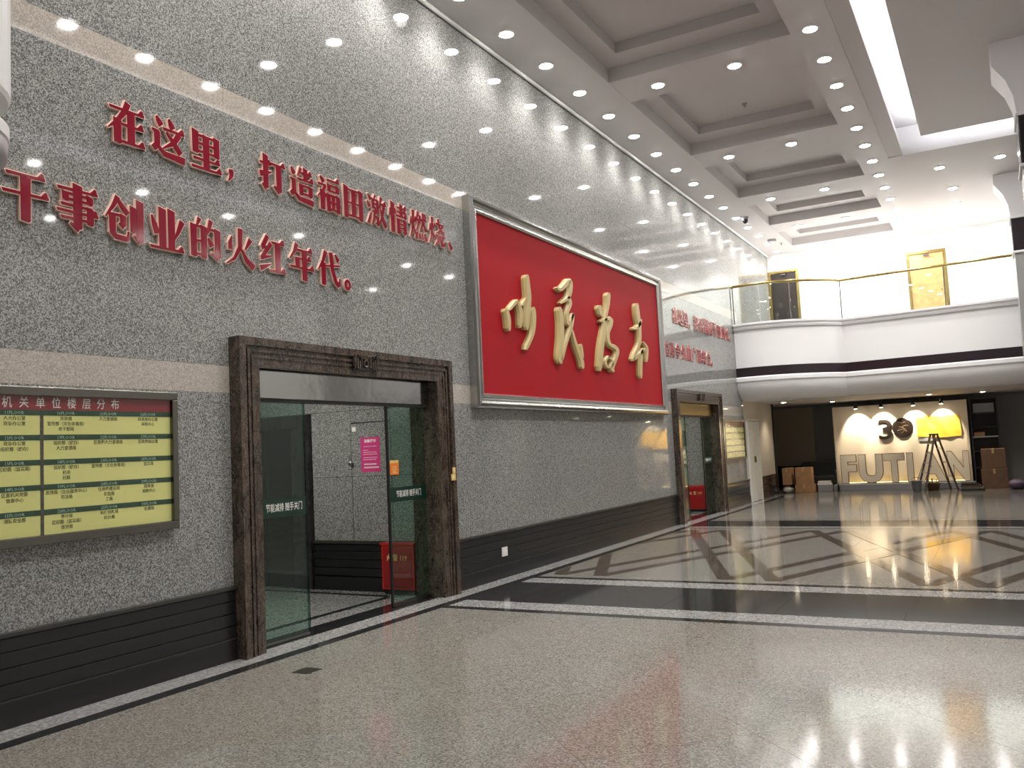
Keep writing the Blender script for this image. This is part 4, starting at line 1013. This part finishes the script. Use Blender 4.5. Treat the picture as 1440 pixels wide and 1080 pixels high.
for k, px in enumerate((1203, 1239, 1284, 1324)):
    x = pix_y(px, 573, SY-.42).x
    t = thing('arm_lamp', (x, SY-.42, 2.33), 'black arm lamp over the display wall, %s from the left' % ORD[k], 'lamp', 'arm lamps over the display wall')
    MB().tube([(x, SY+.03, 2.43), (x, SY+.03, 2.50), (x, SY-.12, 2.54), (x, SY-.42, 2.46)], .012, 8).build('arm', 'rubber', t)
    MB().lathe((x, SY-.42, 2.34), [(.055, 0), (.058, .02), (.045, .08), (.02, .115), (.012, .13)], 16).build('shade', 'rubber', t, smooth=True)
    MB().lathe((x, SY-.42, 2.332), [(.036, 0), (.036, .006)], 12).build('bulb', 'bulb', t)
    l = bpy.data.lights.new('spot_lamp', 'SPOT'); l.energy = ARM_W; l.color = (1, .86, .62); l.spot_size = R(74); l.spot_blend = .4; l.shadow_soft_size = .02
    lo = bpy.data.objects.new('spot_lamp', l); lo.location = (x, SY-.42, 2.315); lo.rotation_euler = (R(40), 0, 0); link(lo, t)
# stepladder
lx = pix_y(1313, 612, 26.0)
t = thing('stepladder', (lx.x, 26.0, 0), 'aluminium folding stepladder standing in front of the display wall', 'stepladder')
ang = R(24); ca, sa = math.cos(ang), math.sin(ang); LH = 1.50
def lp(a, b2, z): return (lx.x+a*ca-b2*sa, 26.0+a*sa+b2*ca, z)
for s, nm in ((-1, 'rung'), (1, 'brace')):
    for e in (-1, 1):
        rl = MB().bar(lp(s*.03, e*.15, LH), lp(s*.42, e*.24, .02), .06, .05).build('rail', 'ladder_brown', t)
        MB().bar(lp(s*.42, e*.24, .03), lp(s*.425, e*.242, .0), .055, .04).build('foot', 'rubber', rl)
    for k in range(1, 6 if s < 0 else 4):
        f = k/(6 if s < 0 else 4); hw = .15+.09*f
        MB().bar(lp(s*(.03+.39*f), -hw, LH*(1-f)), lp(s*(.03+.39*f), hw, LH*(1-f)), .06 if s < 0 else .02, .025).build(nm, 'aluminium', t)
MB().bar(lp(0, -.19, LH+.01), lp(0, .19, LH+.01), .12, .03).build('top_cap', 'rubber', t)
# ------------------------------------------------------------------ clutter under the balcony
def carton(x0, x1, y0, y1, z0, z1, label, mat='carton'):
    t = thing('carton', ((x0+x1)/2, (y0+y1)/2, z0), label, 'cardboard box', 'cardboard boxes')
    box('body', (x0, y0, z0), (x1, y1, z1), mat, t, .006)
    ym = (y0+y1)/2; ym2 = (x0+x1)/2
    mb = MB(); mb.box((ym2-.03, y0-.002, z1-.12), (ym2+.03, y0, z1)); mb.box((ym2-.03, y0, z1), (ym2+.03, y1, z1+.002)); mb.build('tape', 'tape', t)
    mb = MB(); mb.box((x0+.01, y0+.01, z1-.0005), (x1-.01, ym-.003, z1+.0012)); mb.box((x0+.01, ym+.003, z1-.0005), (x1-.01, y1-.01, z1+.0012)); mb.build('flap', mat, t)
carton(.04, .30, 26.0, 26.4, .23, .72, 'narrow cardboard box on a pale bag beside the dark frame')
carton(.42, .86, 25.95, 26.35, .245, .72, 'upper of two stacked cardboard boxes left of the display wall')
carton(.40, .90, 25.9, 26.4, 0, .24, 'lower of two stacked cardboard boxes left of the display wall')
def bag(x, y, z, sx, sy, sz, label, mat, cat='bag', group=None, name='bag'):
    t = thing(name, (x, y, z), label, cat, group); nu, nv = 18, 10; vs = []; fs = []
    ph = random.uniform(0, 6)
    for j in range(nv+1):
        v = j/nv
        for i in range(nu):
            u = 2*math.pi*i/nu
            rr = (math.sin(math.pi*min(.98, max(.02, v*.92+.06)))**.45)*(1+.10*math.sin(3*u+ph+v*4)+.06*math.sin(7*u+ph*2))
            vs.append((x+sx*rr*math.cos(u), y+sy*rr*math.sin(u), z+sz*v*(1+.05*math.sin(2*u+ph)*v)))
    for j in range(nv):
        for i in range(nu): fs.append((j*nu+i, j*nu+(i+1) % nu, (j+1)*nu+(i+1) % nu, (j+1)*nu+i))
    fs += [tuple(range(nu))[::-1], tuple(range(nv*nu, (nv+1)*nu))]
    MB().add(vs, fs).build('body', mat, t, smooth=True)
    MB().tube([(x-.05*sx, y, z+sz), (x, y, z+sz*1.12), (x+.08*sx, y, z+sz*1.02)], .012, 6).build('tied_top', mat, t)
bag(.16, 26.2, 0, .15, .19, .195, 'pale cloth bag under the narrow cardboard box', 'ivory')
for k in range(2):
    o = box('flat_pack', (.95+.02*k, 26.3, .20+.055*k), (1.32-.02*k, 26.54, .25+.055*k), 'plastic_white', None, .004)
    tag(o, ('lower white flat package on the added grey block', 'upper white flat package on the added grey block')[k], 'package', 'white flat packages')
o = box('shade_block', (.96, 26.28, 0), (1.34, 26.54, .199), 'plinth_grey', None, .01); tag(o, 'grey block added for the shade under white flat packages', 'box')  # solid grey block added in place of the shadow beneath the packages
so = thing('sofa', (.9, 27.6, 0), 'low black sofa against the dim wall left of the display wall', 'sofa')
box('seat', (.25, 27.2, .12), (1.30, 27.85, .42), 'rubber', so, .03); box('backrest', (.25, 27.85, .12), (1.30, 28.05, .82), 'rubber', so, .03)
for q in (.3, 1.2): box('leg', (q, 27.3, 0), (q+.05, 27.35, .12), 'dark_steel', so)
for q in (.15, 1.30): box('armrest', (q-.02, 27.2, .05), (q+.05, 28.05, .58), 'rubber', so, .02)
# dark shelf unit right of the display wall
sh = thing('shelf_unit', (5.28, 27.6, 0), 'tall dark open shelf unit right of the display wall', 'shelf')
box('back_panel', (4.97, 27.75, 0), (5.66, 27.78, 2.45), 'dark_shelf', sh)
for q in (4.97, 5.62): box('side_panel', (q, 27.35, 0), (q+.04, 27.75, 2.45), 'dark_shelf', sh)
for z in (.02, .5, .95, 1.35, 1.62, 2.0, 2.41): box('shelf', (5.01, 27.36, z), (5.62, 27.75, z+.035), 'espresso' if z != 1.35 else 'plinth_grey', sh)
o = box('storage_box', (5.06, 27.42, 2.036), (5.58, 27.72, 2.30), 'plinth_grey', None, .01); tag(o, 'grey storage box on the top shelf of the dark unit', 'box')
o = box('storage_box', (5.04, 27.42, 1.386), (5.30, 27.72, 1.50), 'carton', None, .01); tag(o, 'small brown box on the middle shelf of the dark unit', 'box')
carton(5.18, 5.74, 26.3, 26.75, .52, 1.05, 'upper brown carton stacked right of the display wall', 'carton_dark')
carton(5.15, 5.76, 26.25, 26.8, 0, .515, 'lower brown carton stacked right of the display wall', 'carton_dark')
for k in range(5):
    x = 4.66+.02*(k % 2); y = 25.5+.04*k
    o = box('folded_board', (x, y, .002+.045*k), (x+.56-.05*k, y+.40, .042+.045*k), ('espresso', 'dark_wall', 'carton_dark', 'espresso', 'dark_wall')[k], None, .004)
    tag(o, '%s dark board from the floor in the flat pile by the ladder' % ('lowest' if k == 0 else ORD[k] if k < 4 else 'topmost'), 'board', 'pile of dark boards')
bag(5.95, 25.9, 0, .22, .24, .26, 'purple bag on the floor near the right edge', 'purple_bag', 'bag', 'bags near the right edge')
bag(6.42, 25.6, 0, .2, .22, .20, 'pale clear bag on the floor at the right edge', 'bag_clear', 'bag', 'bags near the right edge')
t = thing('bucket', (3.62, 25.6, 0), 'pale grey plastic bucket at the foot of the ladder', 'bucket')
MB().lathe((3.62, 25.6, 0), [(.10, .002), (.13, .28), (.14, .28), (.14, .30), (.125, .30), (.10, .03)], 18).build('pail', 'plinth_grey', t, smooth=True)
MB().tube([(3.62+.135*math.cos(q), 25.6, .29+.09*math.sin(q)) for q in [math.pi*i/8 for i in range(9)]], .006, 6).build('bail', 'dark_steel', t)
t = thing('tool_tub', (4.0, 26.0, 0), 'brown tub with sticks and leaves between the ladder legs', 'tub')
MB().lathe((4.0, 25.98, 0), [(.13, .002), (.16, .18), (.17, .18), (.17, .20), (.15, .20), (.12, .03)], 18).build('tub', 'carton_dark', t, smooth=True)
for k in range(7):
    q = k*.9; MB().bar((4.0+.05*math.cos(q), 25.98+.05*math.sin(q), .03), (4.0+.13*math.cos(q), 25.98+.13*math.sin(q), .26+.03*(k % 3)), .03, .02).build('stick', 'green_leaf', t)
t = thing('bottle', (1.50, 26.45, 0), 'small dark bottle at the left end of the plinth', 'bottle')
MB().lathe((1.50, 26.45, 0), [(.035, .001), (.035, .14), (.015, .19), (.015, .23)], 12).build('body', 'rubber', t, smooth=True)
MB().lathe((1.50, 26.45, 0), [(.018, .23), (.018, .255)], 12).build('cap', 'plastic_white', t)
# ------------------------------------------------------------------ hanging fixture at the upper left edge
hc = (1.795, 1.827)
t = thing('pendant_fixture', (hc[0], hc[1], 2.86), 'white drum-shaped hanging fixture cut by the upper left edge', 'pendant')
MB().lathe((*hc, 0), [(.39, 3.20), (.40, 3.22), (.40, 4.0), (.36, 4.06), (.05, 4.08)], 40).build('drum', 'plastic_white', t, smooth=False)
MB().lathe((*hc, 0), [(.33, 3.08), (.355, 3.085), (.355, 3.21), (.33, 3.21)], 40).build('dark_ring', 'rubber', t)
MB().lathe((*hc, 0), [(.36, 3.02), (.395, 3.03), (.395, 3.085), (.36, 3.09)], 40).build('white_ring', 'plastic_white', t)
MB().lathe((*hc, 0), [(.20, 2.86), (.33, 2.89), (.385, 2.95), (.39, 3.02), (.30, 3.02)], 40).build('grey_bowl', 'plastic_grey', t, smooth=True)
MB().lathe((*hc, 0), [(.015, 4.08), (.015, 7.27)], 10).build('suspension_rod', 'plastic_white', t)
